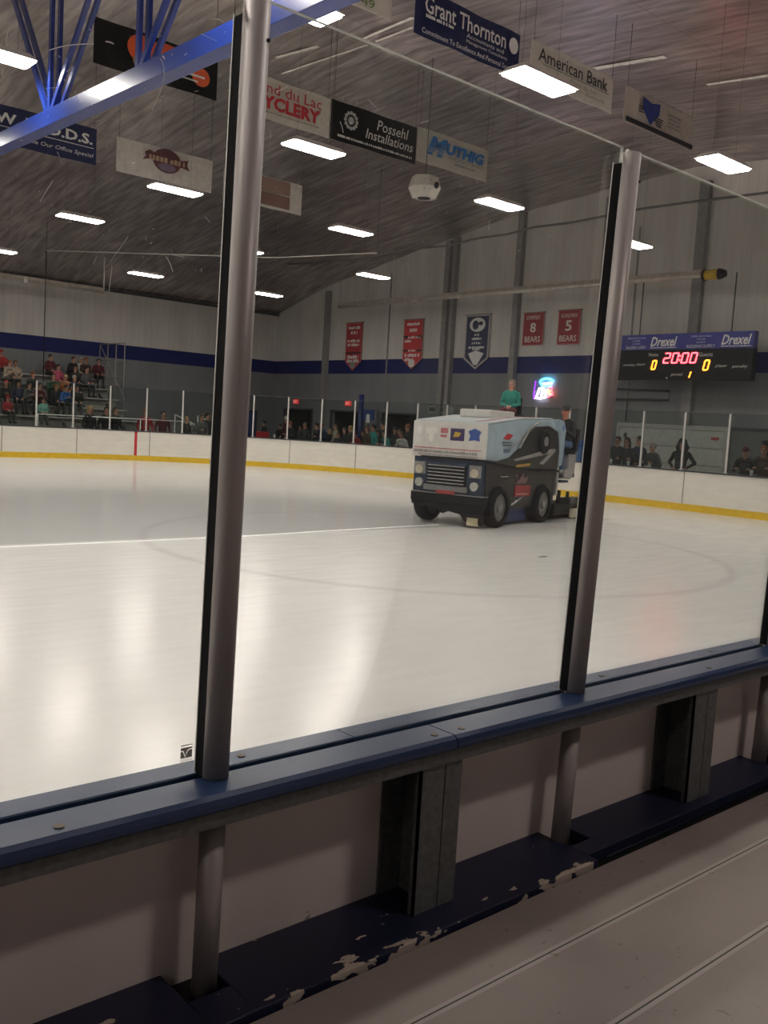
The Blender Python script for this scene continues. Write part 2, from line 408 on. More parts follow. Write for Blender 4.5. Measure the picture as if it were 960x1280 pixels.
# ================================================================== SETTING
XE, YF, RC = 23.0, 32.3, 10.0          # rink end, far side, corner radius
XW, YW = 27.6, 40.0                    # end wall, far side wall
X0, Y0 = -30.0, -6.0
def outline(step=0.45, x_start=-26.0, y_end=5.0, off=0.0):
    xe, yf, r = XE + off, YF + off, RC + off; cx, cy = XE - RC, YF - RC; P = []
    n = int((cx - x_start) / 1.3)
    P += [(x_start + (cx - x_start) * i / n, yf) for i in range(n)]
    k = int(r * PI / 2 / step)
    P += [(cx + r * math.sin(PI / 2 * i / k), cy + r * math.cos(PI / 2 * i / k)) for i in range(k)]
    P += [(xe, cy - (cy - y_end) * i / 12) for i in range(13)]
    return P
b = MB(); inner = outline(0.5, -26, 8.83)
ice_poly = [(x, y) for x, y in inner] + [(XE - 7 + 7 * math.cos(t), 8.83 - 7 * math.sin(t)) for t in [PI / 2 * i / 10 for i in range(1, 11)]] + [(-26, 1.83)]
b.prism(ice_poly, -0.03, 0.0, 2); struct('ice_sheet', b, ICE)
b = MB(); b.box(X0 - .3, XW + .3, Y0 - .3, YW + .3, -0.25, -0.035)
struct('floor', b, CONC)
b = MB()
# raised spectators' deck
b.box(X0, 12, Y0, 1.545, -0.03, 0.585)
struct('deck_floor', b, DECK)
b = MB(); prof = [(YW + .2, 7.05), (36, 8.2), (30, 9.25), (24, 10.15), (17, 10.65), (10, 10.15), (4, 9.25), (-2, 8.2), (Y0 - .2, 7.4)]
for (y0, z0), (y1, z1) in zip(prof, prof[1:]):
    b.add([(X0, y0, z0), (XW + .2, y0, z0), (XW + .2, y1, z1), (X0, y1, z1), (X0, y0, z0 + .15), (XW + .2, y0, z0 + .15), (XW + .2, y1, z1 + .15), (X0, y1, z1 + .15)],
          [(0, 1, 2, 3), (4, 7, 6, 5), (0, 4, 5, 1), (2, 6, 7, 3), (0, 3, 7, 4), (1, 5, 6, 2)])
struct('ceiling', b, CEIL)
b = MB(); b.box(X0, XW + .2, YW, YW + .2, -0.03, 7.3); struct('wall_far', b, WALL)
b = MB(); b.box(X0, XW + .2, Y0 - .2, Y0, -0.03, 7.8); struct('wall_near', b, mat('dark near wall', (.14, .14, .145), .7))
b = MB(); b.box(X0 - .2, X0, Y0 - .2, YW + .2, -0.03, 11); struct('wall_left', b, WALL)
# end wall with three corridor openings
opens = [(36.75, 39.0, 2.32), (32.8, 35.2, 2.32), (29.3, 31.5, 2.32)]
b = MB(); ys = Y0 - .2
for y0, y1, h in sorted(opens):
    b.box(XW, XW + .2, ys, y0, -0.03, 10.9); b.box(XW, XW + .2, y0, y1, h, 10.9); ys = y1
b.box(XW, XW + .2, ys, YW + .2, -0.03, 10.9)
struct('wall_right', b, WALL)
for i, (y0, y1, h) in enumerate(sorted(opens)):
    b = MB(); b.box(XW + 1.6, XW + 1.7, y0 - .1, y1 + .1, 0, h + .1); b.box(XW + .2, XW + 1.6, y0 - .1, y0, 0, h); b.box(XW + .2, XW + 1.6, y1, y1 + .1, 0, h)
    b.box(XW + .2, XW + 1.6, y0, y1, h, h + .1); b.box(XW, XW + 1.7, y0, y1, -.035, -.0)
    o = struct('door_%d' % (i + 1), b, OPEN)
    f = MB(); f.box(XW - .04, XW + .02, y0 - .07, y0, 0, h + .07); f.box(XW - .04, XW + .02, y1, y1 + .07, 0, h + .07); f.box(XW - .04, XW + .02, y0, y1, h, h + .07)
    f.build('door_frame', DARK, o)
# blue door on the far wall
b = MB(); b.box(25.6, 26.5, YW - .05, YW, 0, 2.1); o = struct('door_4', b, mat('blue door paint', (0.02, 0.05, 0.18), 0.4))
f = MB(); f.box(25.53, 25.6, YW - .07, YW, 0, 2.17); f.box(26.5, 26.57, YW - .07, YW, 0, 2.17); f.box(25.6, 26.5, YW - .07, YW, 2.1, 2.17); f.build('door_frame', DARK, o)
f = MB(); f.cyl((25.7, YW - .09, 1.0), (25.7, YW - .05, 1.0), 0.03, n=10); f.build('door_knob', ALU, o)
# white sectional door and the grey door beside it
b = MB()
for k in range(4): b.box(XW - .10, XW - .03, 15.12, 19.0, 0.02 + k * .56, 0.565 + k * .56)
o = struct('door_5', b, mat('white sectional door', (0.50, 0.49, 0.45), 0.55, noise=0.06), bevel=0.008)
f = MB(); f.box(XW - .12, XW, 19.0, 19.12, 0, 2.4); f.box(XW - .12, XW, 15.0, 15.12, 0, 2.4); f.box(XW - .12, XW, 15.12, 19.0, 2.26, 2.4); f.build('door_frame', mat('pale door frame', (0.42, 0.41, 0.38), 0.5), o)
f = MB(); f.box(XW - .14, XW - .10, 15.3, 15.55, 1.98, 2.06); f.build('red_latch', RED, o)
f = MB(); f.box(XW - .14, XW - .10, 18.7, 18.8, 1.9, 2.05); f.build('door_hinge', DARK, o)
b = MB(); b.box(XW - .09, XW - .02, 13.2, 14.9, 0.02, 2.3); o = struct('door_6', b, mat('grey steel door', (0.13, 0.13, 0.125), 0.5))
f = MB(); f.box(XW - .12, XW, 14.9, 15.0, 0, 2.4); f.box(XW - .12, XW, 13.1, 13.2, 0, 2.4); f.box(XW - .12, XW, 13.2, 14.9, 2.3, 2.4); f.build('door_frame', DARK, o)
f = MB(); f.box(XW - .14, XW - .09, 13.6, 13.85, 1.45, 2.05); f.build('door_window', BLACK, o)
# wall columns and thinner seams (trim)
for i, (y, w) in enumerate([(35.76, .26), (27.85, .26), (27.45, .2), (24.05, .26), (20.12, .22), (16.5, .34)]):
    b = MB(); b.box(XW - .22, XW, y - w / 2, y + w / 2, 0 if i != 5 else 2.45, 7.9 + min(2.2, (36 - y) * .19))
    struct('trim_%d' % (i + 1), b, GREYP)
for i, y in enumerate([31.45, 18.9, 12.6]):
    b = MB(); b.box(XW - .03, XW, y - .035, y + .035, 2.45, 9.0 if i else 8.4)
    struct('trim_%d' % (i + 7), b, GREYP)
# eave trim on far wall
b = MB(); b.box(X0, XW, YW - .12, YW, 6.98, 7.08); struct('trim_10', b, DARK)
# ================================================================== NEAR BOARDS
YP = 1.79
nb = thing('dasher_board', 'near dasher boards with blue cap rail and white panel in front of the camera', 'rink boards', (0, 1.72, 0))
def sub(mb, name, m, parent=None, bevel=0, off=(0, -1.72, 0)):
    mb.v = [(x + off[0], y + off[1], z + off[2]) for x, y, z in mb.v]
    return mb.build(name, m, parent if parent is not None else nb, bevel)
XA, XB = -6.0, 12.0
for x0, x1 in ((XA, -0.70), (-0.697, 1.734), (1.738, 4.17), (4.174, XB)):
    b = MB(); prof2 = [(1.612, 1.040), (1.612, 1.052), (1.617, 1.063), (1.629, 1.070), (1.7245, 1.070), (1.7285, 1.066), (1.7285, 1.040), (1.70, 1.036), (1.62, 1.036)]
    b.prism(prof2, x0, x1, 0); sub(b, 'cap_rail', CAPB)
for x0, x1 in ((XA, 1.50), (1.503, XB)):
    b = MB(); prof2 = [(1.752, 1.036), (1.752, 1.067), (1.755, 1.070), (1.825, 1.070), (1.835, 1.064), (1.840, 1.052), (1.838, 1.036)]
    b.prism(prof2, x0, x1, 0); sub(b, 'cap_rail', CAPB)
b = MB(); b.box(XA, XB, 1.7285, 1.752, 1.0, 1.043); sub(b, 'glass_channel', RUB)
b = MB(); b.box(XA, XB, 1.632, 1.785, 1.028, 1.036); b.box(XA, XB, 1.632, 1.640, 0.995, 1.030); sub(b, 'steel_angle', GALV)
b = MB(); b.box(XA, XB, YP, YP + .035, 0.0, 1.036); sub(b, 'board_panel', PANEL)
b = MB(); b.box(XA, XB, YP + .035, YP + .047, 0.0, 0.2); sub(b, 'kick_strip', YEL)
notches = [(-0.26, -.16), (1.0, 1.105), (2.325, 2.43), (3.61, 3.71), (4.9, 5.0)]
b = MB(); xs = XA
for n0, n1 in notches + [(XB, XB)]:
    for lo, hi, yf in ((xs, min(n0, 2.39), 1.556), (max(xs, 2.393), n0, 1.598)):
        if hi - lo > 0.001: b.box(lo, hi, yf, YP, 0.565, 0.600)
    if n1 < XB: b.box(n0, n1, 1.556 if n1 < 2.4 else 1.598, 1.665, 0.565, 0.600)
    xs = n1
sub(b, 'kick_ledge', LEDGE, bevel=0.003)
b = MB(); b.box(XA, XB, 1.56, YP, 0.30, 0.562); sub(b, 'base_timber', BLACK)
for ux in (-1.1, 1.64, 2.955, 4.35, 5.7):
    b = MB()
    b.box(ux, ux + .085, 1.643, 1.651, .58, 1.03); b.box(ux + .077, ux + .085, 1.651, 1.780, .58, 1.03)
    b.box(ux, ux + .085, 1.780, 1.789, .58, 1.03); b.box(ux, ux + .006, 1.643, 1.663, .58, 1.03)
    b.box(ux + .089, ux + .150, 1.643, 1.651, .58, 1.03); b.box(ux + .089, ux + .097, 1.651, 1.780, .58, 1.03)
    b.box(ux + .089, ux + .16, 1.780, 1.789, .58, 1.03)
    sub(b, 'upright', GALV)
for x, y in ((.62, 1.79), (.70, 1.655), (1.19, 1.79), (1.69, 1.655), (1.79, 1.655), (2.6, 1.79), (3.05, 1.655), (3.3, 1.79)):
    sb = MB(); sb.cyl((x, y, 1.068), (x, y, 1.0725), 0.010, n=12)
    sub(sb, 'cap_screw', mat('worn screw head', (0.10, 0.075, 0.055), 0.5, 0.4), bevel=0)

GT = 2.728
posts = [1.075, 2.36, 3.645, -0.21]
names = ['leftmost of the near grey glass posts rising from the blue cap rail',
         'second near glass post from the left, standing right of the ice resurfacer',
         'rightmost near glass post, cut by the right edge of the photo',
         'grey glass post outside the left edge of the view']
KX = {1.075: .0125, 2.36: .0415, 3.645: .05, -0.21: .0}
def post(x, label):
    k = KX[x]; t = thing('glass_post', label, 'post', (x - k * .485, 1.715, 0.585), group='near glass posts'); t.rotation_euler = (0, math.atan(k), 0)
    b = MB(); b.cyl((0, 0, 0.486), (0, 0, GT - .02 - .585), 0.0287, n=32); b.build('tube', ALU, t)
    b = MB(); b.cyl((0, 0, -.02), (0, 0, 0.41), 0.0285, n=32); b.build('leg', ALU, t)
    b = MB(); b.box(-.0265, .0265, .012, .041, .487, GT - .05 - .585); b.build('gasket', RUB, t)
    b = MB(); b.box(-.0285, .0285, .041, .0445, .487, GT - .045 - .585); b.build('back_strip', ALUL, t)
    b = MB(); b.cyl((.012, -.0285, 2.04), (.012, -.0315, 2.04), 0.0042, n=10); b.build('screw', BLACK, t)
    return t
for x, l in zip(posts, names): post(x, l)
spans = [(-2.4, -.225), (-.195, 1.062), (1.088, 2.347), (2.373, 3.63), (3.66, 4.93)]
LK = [0, 0, .0125, .0415, .05, .05]
pl = ['clear near glass pane outside the left edge of the view', 'clear scratched glass pane left of the leftmost near post',
      'clear glass pane between the two tall near posts, the resurfacer behind it', 'clear glass pane right of the second near post', 'near glass pane past the right edge of the view']
panes = []
for i, ((x0, x1), l) in enumerate(zip(spans, pl)):
    b = MB(); b.box(x0, x1, 1.736, 1.748, 1.046, GT)
    b.v = [(x + (z - 1.07) * (LK[i] if x < (x0 + x1) / 2 else LK[i + 1]), y, z) for x, y, z in b.v]
    me = b.mesh('glass_screen', [NGLASS, GEDGE])
    for p in me.polygons:
        if abs(p.normal.y) < 0.5: p.material_index = 1
    o = bpy.data.objects.new('glass_screen', me); C.objects.link(o); tag(o, l, 'glass pane', 'near rink glass panes'); panes.append(o)
# scratches worn into the near glass
SCR = mat('scratch in glass', (0.85, 0.85, 0.82), 0.5, noise=0.02)
def scratch(mb, pts, w):
    P = [at(x, y, 1, 1.7352) for x, y in pts]
    for a, c in zip(P, P[1:]):
        d = (c - a).normalized(); r = Vector((-d.z, 0, d.x)) * w / 2
        mb.add([a - r, a + r, c + r, c - r], [(0, 1, 2, 3)])
def arcpts(a, m, c, n=8):
    return [((1 - t) ** 2 * a[0] + 2 * t * (1 - t) * m[0] + t * t * c[0], (1 - t) ** 2 * a[1] + 2 * t * (1 - t) * m[1] + t * t * c[1]) for t in [i / n for i in range(n + 1)]]
b = MB()
for a, m, c, w in [((61, 63), (85, 54), (117, 55), .0016), ((132, 52), (138, 52), (142, 55), .0026), ((200, 73), (214, 90), (190, 138), .0012),
                   ((262, 24), (272, 22), (280, 28), .0016), ((14, 32), (6, 42), (9, 58), .0014), ((203, 70), (206, 72), (205, 74), .004),
                   ((4, 85), (3, 90), (3, 95), .002), ((50, 252), (60, 235), (66, 226), .0014), ((137, 328), (146, 316), (160, 296), .0010), ((207, 320), (212, 326), (216, 340), .0015),
                   ((140, 332), (138, 350), (136, 366), .0012)]:
    scratch(b, arcpts(a, m, c), w)
rr = random.Random(3)
for k in range(70):
    x, y = rr.uniform(5, 285), rr.uniform(10, 340); a = rr.uniform(0, PI); l = rr.uniform(1, 5)
    if k % 7 == 0: l = rr.uniform(8, 22)
    scratch(b, [(x, y), (x + l * math.cos(a), y + l * math.sin(a))], rr.uniform(.0005, .0012))
b.build('scratch', SCR, panes[1])['kind'] = 'stuff'
b = MB()
for a, m, c, w in [((612, 275), (612, 281), (611, 287), .0018), ((510, 328), (511, 336), (513, 347), .0009), ((425, 152), (428, 158), (429, 166), .0014), ((338, 163), (339, 167), (338, 173), .0016),
                   ((460, 124), (466, 130), (472, 136), .0012), ((525, 154), (530, 152), (536, 151), .0016), ((360, 108), (352, 112), (345, 115), .0012)]:
    scratch(b, arcpts(a, m, c), w)
for k in range(55):
    x, y = rr.uniform(335, 740), rr.uniform(100, 380)
    if y < 10 + (x - 340) * .41: continue
    a = rr.uniform(0, PI); l = rr.uniform(.8, 4)
    scratch(b, [(x, y), (x + l * math.cos(a), y + l * math.sin(a))], rr.uniform(.0005, .0011))
b.build('scratch', SCR, panes[2])['kind'] = 'stuff'
# tempered-glass stamp at the foot of the left pane
b = MB(); GS = mat('etched grey stamp', (0.36, 0.35, 0.32), 0.6, noise=0.02)
o0 = (1.012, 1.7352, 1.128); u, v = XD, ZD
def stamp(x0, x1, z0, z1): b.box(1.012 + x0, 1.012 + x1, 1.7345, 1.7353, 1.128 + z0, 1.128 + z1)
stamp(-.014, .014, .0175, .019)
poly_plate(b, o0, u, v, [(-.014, .013), (.014, .013), (.014, .010), (.003, .008), (-.003, -.006), (-.007, .007), (-.014, .007)][::-1], 0, .0006)
poly_plate(b, o0, u, v, [(-.014, .005), (-.008, .005), (-.003, -.009), (.004, .006), (.014, .008), (.014, -.010), (-.014, -.010)][::-1], 0, .0006)
for k in range(4): stamp(-.014, .014, -.0135 - k * .003, -.0128 - k * .003)
b.build('etched_stamp', GS, panes[1])

# ================================================================== FAR BOARDS + GLASS
fb = thing('rink_boards', 'white rink boards with a yellow kick strip around the far ice', 'rink boards', (0, YF, 0))
def band(o0, o1, z0, z1, name, m, off=(0, -YF, 0), P=None):
    A = outline(0.45, -26, 5.0, o0); B = outline(0.45, -26, 5.0, o1)
    n = min(len(A), len(B)); b = MB(); k = int(RC * PI / 2 / .45)
    A = resamp(o0); B = resamp(o1); n = len(A); vs = []
    for p, q in zip(A, B): vs += [(p[0], p[1], z0), (p[0], p[1], z1), (q[0], q[1], z1), (q[0], q[1], z0)]
    fs = []
    for i in range(n - 1):
        a, c = i * 4, i * 4 + 4
        fs += [(a, a + 1, c + 1, c), (a + 1, a + 2, c + 2, c + 1), (a + 2, a + 3, c + 3, c + 2), (a + 3, a, c, c + 3)]
    fs += [(0, 3, 2, 1), (n * 4 - 4, n * 4 - 3, n * 4 - 2, n * 4 - 1)]
    b.add(vs, fs); b.v = [(x + off[0], y + off[1], z + off[2]) for x, y, z in b.v]
    return b.build(name, m, fb)
def resamp(off):
    cx, cy = XE - RC, YF - RC; r = RC + off
    P = [(x, YF + off) for x in np.linspace(-26, cx, 20)]
    P += [(cx + r * math.sin(a), cy + r * math.cos(a)) for a in np.linspace(0, PI / 2, 40)[1:]]
    P += [(XE + off, y) for y in np.linspace(cy, 6.0, 14)[1:]]
    return P
band(0, .05, 0.02, 1.06, 'board_face', BOARD); band(-.014, .0, 0.0, 0.19, 'kick_strip', YEL)
band(-.03, .11, 1.06, 1.10, 'top_cap', mat('dark cap', (0.03, 0.035, 0.05), 0.5)); band(.05, .11, -.03, 1.06, 'backing', DARK)
def along(s):
    """arc length position on the far outline measured from X=0"""
    cx, cy = XE - RC, YF - RC
    if s <= cx: return (s, YF), (1, 0)
    s -= cx
    if s <= RC * PI / 2:
        a = s / RC; return (cx + RC * math.sin(a), cy + RC * math.cos(a)), (math.cos(a), -math.sin(a))
    s -= RC * PI / 2
    return (XE, cy - s), (0, -1)
for s in np.arange(0.9, 46, 2.6):
    b = MB()
    (x, y), (tx, ty) = along(s); M = Matrix.Translation((x, y - YF, 0)) @ Matrix.Rotation(math.atan2(ty, tx), 4, 'Z')
    b.box(-.012, .012, -.004, .0, .19, 1.06, 0, M)
    b.build('panel_seam', mat('dark board joint', (0.18, 0.17, 0.15), 0.7), fb)  # thin dark strip marking the joint between two board panels
b = MB(); (x, y), _ = along(16.6 + 0.25)
(x, y), (tx, ty) = along(16.0); M = Matrix.Translation((x, y - YF, 0)) @ Matrix.Rotation(math.atan2(ty, tx), 4, 'Z')
b.box(-.05, .05, -.008, .0, .19, 1.06, 0, M); b.build('goal_line_mark', RED, fb)
band(.10, .46, 1.055, 1.09, 'ledge', mat('grey ledge', (.2,.2,.2), .5))
ORD = 'first second third fourth fifth sixth seventh eighth ninth tenth eleventh twelfth thirteenth fourteenth fifteenth sixteenth seventeenth eighteenth nineteenth twentieth'.split()
def ordn(i): return ORD[i] if i < 20 else ('thirtieth' if i == 29 else ('twenty-' if i < 29 else 'thirty-') + ORD[(i - 20) % 10])
# far glass posts and panes
GH = 2.66
S0 = 12.46 - 1.3 * 4
fp = None; fg = None
def angle(t): return math.atan2(t[1], t[0])
k = 0
ss = [S0 + 1.3 * i for i in range(34)]
for i, s in enumerate(ss):
    (x, y), t = along(s); nx, ny = -t[1], t[0]
    px, py = x + nx * .05, y + ny * .05
    where = 'along the far side boards' if s < 14 else ('on the rounded far corner' if s < 28 else 'along the end boards')
    lab = ('%s far glass post from the left edge, ' % ordn(i - 3) if 3 <= i < 29 else 'slim far glass post outside the frame, ') + where
    if fp is None:
        fp = thing('far_glass_post', lab, 'post', (px, py, 1.10), angle(t), 'far glass posts ' + where)
        b = MB(); b.box(-.023, .023, -.025, .025, 0, GH - 1.10); b.build('post_bar', ALUL, fp)
        b = MB(); b.box(-.05, .05, -.045, .045, 0, .02); b.build('foot_plate', ALUL, fp)
    else: dup(fp, (px, py, 1.10), angle(t), lab, 'far glass posts ' + where)
for i in range(len(ss) - 1):
    (xa, ya), ta = along(ss[i]); (xb, yb), tb = along(ss[i + 1])
    pa = Vector((xa - ta[1] * .05, ya + ta[0] * .05, 0)); pb = Vector((xb - tb[1] * .05, yb + tb[0] * .05, 0))
    d = pb - pa; c = (pa + pb) / 2; s = ss[i]
    where = 'along the far side boards' if s < 13.5 else ('on the rounded far corner' if s < 28 else 'along the end boards')
    lab = ('%s far glass pane from the left edge, ' % ordn(i - 2) if 2 <= i < 29 else 'far glass pane outside the frame, ') + where
    if fg is None:
        fg = thing('far_glass_screen', lab, 'glass pane', (c.x, c.y, 1.10), math.atan2(d.y, d.x), 'far glass panes ' + where)
        b = MB(); L2 = 1.22 / 2; b.box(-L2, L2, -.005, .005, 0.01, GH - 1.12); b.build('pane', FGLASS, fg)
        b = MB(); b.box(-L2, L2, -.009, .009, GH - 1.12, GH - 1.095); b.build('top_trim', DARK, fg)
    else: dup(fg, (c.x, c.y, 1.10), math.atan2(d.y, d.x), lab, 'far glass panes ' + where)

# ================================================================== LIGHTS
EMI, N, L = nodes('lit fixture lens'); N['Principled BSDF'].inputs['Base Color'].default_value = (.9, .9, .88, 1)
N['Principled BSDF'].inputs['Emission Color'].default_value = (*LAMP_COL, 1); N['Principled BSDF'].inputs['Emission Strength'].default_value = LAMP
EMI2, N, L = nodes('dimmer fixture lens'); N['Principled BSDF'].inputs['Base Color'].default_value = (.9, .9, .88, 1)
N['Principled BSDF'].inputs['Emission Color'].default_value = (1, .88, .80, 1); N['Principled BSDF'].inputs['Emission Strength'].default_value = LAMP_NEAR
def zceil(y):
    for (y0, z0), (y1, z1) in zip(prof, prof[1:]):
        if y1 <= y <= y0: return z1 + (z0 - z1) * (y - y1) / (y0 - y1)
    return 7.4
def fixture(x, y, z, label, emi=EMI, group='hanging lights over the ice'):
    t = thing('hanging_light', label, 'ceiling light', (x, y, z), group=group)
    b = MB(); zz = .0
    b.add([(-.62, -.245, .0), (.62, -.245, .0), (.62, .245, .0), (-.62, .245, .0), (-.52, -.16, .1), (.52, -.16, .1), (.52, .16, .1), (-.52, .16, .1)],
          [(4, 5, 6, 7), (0, 4, 7, 3), (1, 2, 6, 5), (0, 1, 5, 4), (2, 3, 7, 6), (0, 3, 2, 1)])
    b.build('housing', mat('white fixture housing', (0.62, 0.58, 0.55), 0.45, noise=0.03), t)
    b = MB(); pts = [(-.60, -.2), (-.56, -.225), (.56, -.225), (.60, -.2), (.60, .2), (.56, .225), (-.56, .225), (-.60, .2)]
    b.prism(pts, -.022, -.002, 2); b.build('lens', emi, t)
    h = zceil(y) - z
    b = MB()
    for sx in (-.4, .4): b.cyl((sx, 0, .1), (sx, 0, h), .0025, n=6)
    b.build('hanger', WIRE, t)
    return t
col = {4.95: 'left-hand column', 10.95: 'second column', 16.25: 'third column', 21.55: 'column nearest the end wall'}
lights = {
 (4.95, 14.95): 'bright hanging light cut by the left edge, just above the blue truss',
 (4.95, 9.45): 'hanging light beside the blue truss above the top of the frame',
 (10.95, 9.45): 'large bright hanging light in front of the cream bank banner',
 (10.95, 14.95): 'bright hanging light below the red-lettered white banner',
 (10.95, 20.3): 'bright hanging light just under the white banner with the maroon ribbon badge',
 (10.95, 25.6): 'hanging light over the ice left of the white banner, above the bleachers',
 (10.95, 31.9): 'distant hanging light cut by the left edge, low over the bleachers',
 (16.25, 9.45): 'hanging light at the upper right, above the scoreboard',
 (16.25, 14.95): 'hanging light just right of the white speaker box',
 (16.25, 20.3): 'hanging light below the small brown and white banner',
 (16.25, 25.6): 'hanging light mostly hidden behind the leftmost near post',
 (21.55, 14.95): 'hanging light half hidden behind the second near post',
 (21.55, 20.3): 'hanging light near the end wall, in the row behind the white speaker box',
 (21.55, 25.6): 'small distant hanging light in front of the corner of the end wall roof',
 (21.55, 31.9): 'smallest and lowest hanging light, beside the leftmost near post at the room corner'}
skip = {(21.55, 20.3)}
for X in (-22.0, -16.6, -11.25, -5.85, -.45, 4.95, 10.95, 16.25, 21.55):
    for Y in (4.05, 9.45, 14.95, 20.3, 25.6, 31.9):
        if (X, Y) in skip or (X == 4.95 and Y == 20.3): continue
        z = 7.0 if Y < 30 else 6.74
        xx = X + (0.05 if Y > 20 and X > 20 else 0)
        if Y > 30 and X > 5: xx = X - .1
        lab = lights.get((X, Y))
        if lab: fixture(xx, Y, z, lab)
        else: fixture(xx, Y, z, 'hanging light over the ice outside the frame', group='hanging lights outside the frame')
fixture(4.95, 20.3, 7.0, 'hanging light over the ice outside the frame', group='hanging lights outside the frame')
fixture(6.6, 9.6, 6.72, 'hanging light at the top edge just right of the leftmost near post')
for X in (-9.0, 4.4):
    fixture(X, -2.2, 6.5, 'dim hanging light over the spectators outside the frame', EMI2, 'dim lights over the spectators')

# ================================================================== TRUSS
XT = 5.8
tr = thing('roof_truss', 'glossy blue steel roof truss with paired web bars crossing the top left', 'roof truss', (XT, 16.8, 6.2))
def T(x, y, z): return (x - XT, y - 16.8, z - 6.2)
def zc(y): return 6.04 + (6.16 - 6.04) * 0 + (-0.055) * (16.8 - y)
b = MB(); A, B_ = 24.0, 3.0
vs = []
for y in (A, B_):
    zt = 6.44 - .021 * (16.8 - y); zb = zt - .25
    vs += [T(XT, y, zt), T(XT, y, zb), T(XT + .24, y, zb), T(XT + .24, y, zt)]
b.add(vs, [(0, 1, 5, 4), (1, 2, 6, 5), (2, 3, 7, 6), (3, 0, 4, 7), (0, 3, 2, 1), (4, 5, 6, 7)])
b.build('bottom_chord', TRUSS, tr, bevel=0.008)
b = MB(); vs = []
for y in (A, 17.0, B_):
    zt = zceil(y) - .1; zb = zt - .2; vs += [T(XT, y, zt), T(XT, y, zb), T(XT + .2, y, zb), T(XT + .2, y, zt)]
b.add(vs, [(0, 1, 5, 4), (1, 2, 6, 5), (2, 3, 7, 6), (3, 0, 4, 7), (4, 5, 9, 8), (5, 6, 10, 9), (6, 7, 11, 10), (7, 4, 8, 11), (0, 3, 2, 1), (8, 9, 10, 11)])
b.build('top_chord', TRUSS, tr)
for yn in (20.8, 17.85, 14.9, 11.95, 9.0, 6.05):
    z0 = 6.41 - .021 * (16.8 - yn)
    for dy, dz in ((1.5, 2.0), (0.0, 1.6), (-1.35, 1.35)):
        if (dy > 0 and yn not in (14.9, 6.05)) or (dy < 0 and yn > 17): continue
        zt = zceil(yn) - .35; f = (zt - z0) / dz
        if dy: f = min(f, 1.75)
        for xo in (.04, .17):
            m2 = MB(); m2.bar(T(XT + xo, yn + dy * .06, z0), T(XT + xo, yn + dy * f, z0 + dz * f), .055, .09, up=(0, 1, 0) if not dy else None)
            m2.build('web_bar', TRUSS, tr)

# ================================================================== HUNG ADVERTISING BANNERS (facing the near side)
def banner(name, label, x0, x1, y, z0, z1, m, group='advertising banners hung from the roof', hang=True, curve=0.0):
    t = thing(name, label, 'banner', ((x0 + x1) / 2, y, z0), group=group)
    w = (x1 - x0) / 2; h = z1 - z0
    b = MB(); n = 10
    for i in range(n):
        a, c = -w + 2 * w * i / n, -w + 2 * w * (i + 1) / n
        wa, wb = .02 * math.sin(i * 1.3), .02 * math.sin((i + 1) * 1.3)
        b.add([(a, wa, 0), (c, wb, 0), (c, wb, h), (a, wa, h), (a, wa + .012, 0), (c, wb + .012, 0), (c, wb + .012, h), (a, wa + .012, h)],
              [(0, 1, 2, 3), (4, 7, 6, 5), (3, 2, 6, 7), (0, 4, 5, 1)] + ([(0, 3, 7, 4)] if i == 0 else []) + ([(1, 5, 6, 2)] if i == n - 1 else []))
    b.build('sheet', m, t)
    if hang:
        b = MB()
        for u in (-w + .06, w - .06): b.cyl((u, 0, h - .02), (u, 0, zceil(y) - z0), .005, n=6)
        b.build('hanger', WIRE, t)
    return t, w, h
OY = -.045
def bt(t, s, cu, cv, w, h, m, **k): return text('lettering', s, w, h, m, t, (cu, OY, cv), XD, ZD, **k)
O_ = (0, OY, 0)
# row A (Y=12)
t, w, h = banner('ad_banner', 'white banner cut off by the top edge, the digits 0949 at its foot', 7.6, 10.2, 12, 8.30, 9.0, CREAM)
bt(t, '0949', .62, .10, .55, .13, mat('green ink', (0.12, 0.22, 0.03), 0.5)); b = MB(); dashes(b, O_, XD, ZD, -.9, 1.15, .38, .13); b.build('small_print', INK_K, t)
t, w, h = banner('ad_banner', 'navy banner with big white serif lettering at the top of the photo', 10.70, 13.30, 12, 8.29, 9.03, NAVY)
bt(t, 'Grant Thornton', -.13, .50, 2.0, .27, INK_W, bold=.012); b = MB()
dashes(b, O_, XD, ZD, -1.1, -.45, .32, .05); b.build('small_print', INK_W, t)
bt(t, 'Accountants and', .35, .30, .95, .07, INK_W); bt(t, 'Management Consultants', .40, .20, 1.05, .07, INK_W)
bt(t, 'Commitment To Excellence And Personal Service', -.02, .075, 2.3, .085, INK_W)
b = MB(); poly_plate(b, O_, XD, ZD, ring_pts(1.08, .48, .12, .14), 0, .004); b.build('emblem', INK_W, t)
t, w, h = banner('ad_banner', 'cream banner with dark serif lettering behind the large hanging light', 13.62, 16.18, 12, 8.38, 9.08, CREAM)
bt(t, 'American Bank', -.05, .47, 2.15, .24, INK_K, bold=.006); b = MB(); plate(b, O_, XD, ZD, -1.0, 1.1, .315, .322, 0, .004)
b.build('rule', INK_K, t); bt(t, 'Fond du Lac', .28, .235, .85, .085, INK_G); bt(t, 'Neenah - Kimberly', .33, .12, 1.25, .085, INK_G)
t, w, h = banner('ad_banner', 'beige banner with a blue shield badge and a black strip along its foot', 16.60, 19.2, 12, 8.36, 9.08, mat('beige sheet', (0.46, 0.40, 0.35), .55))
b = MB(); plate(b, O_, XD, ZD, -1.28, 1.28, .0, .10, 0, .004); b.build('black_strip', INK_K, t)
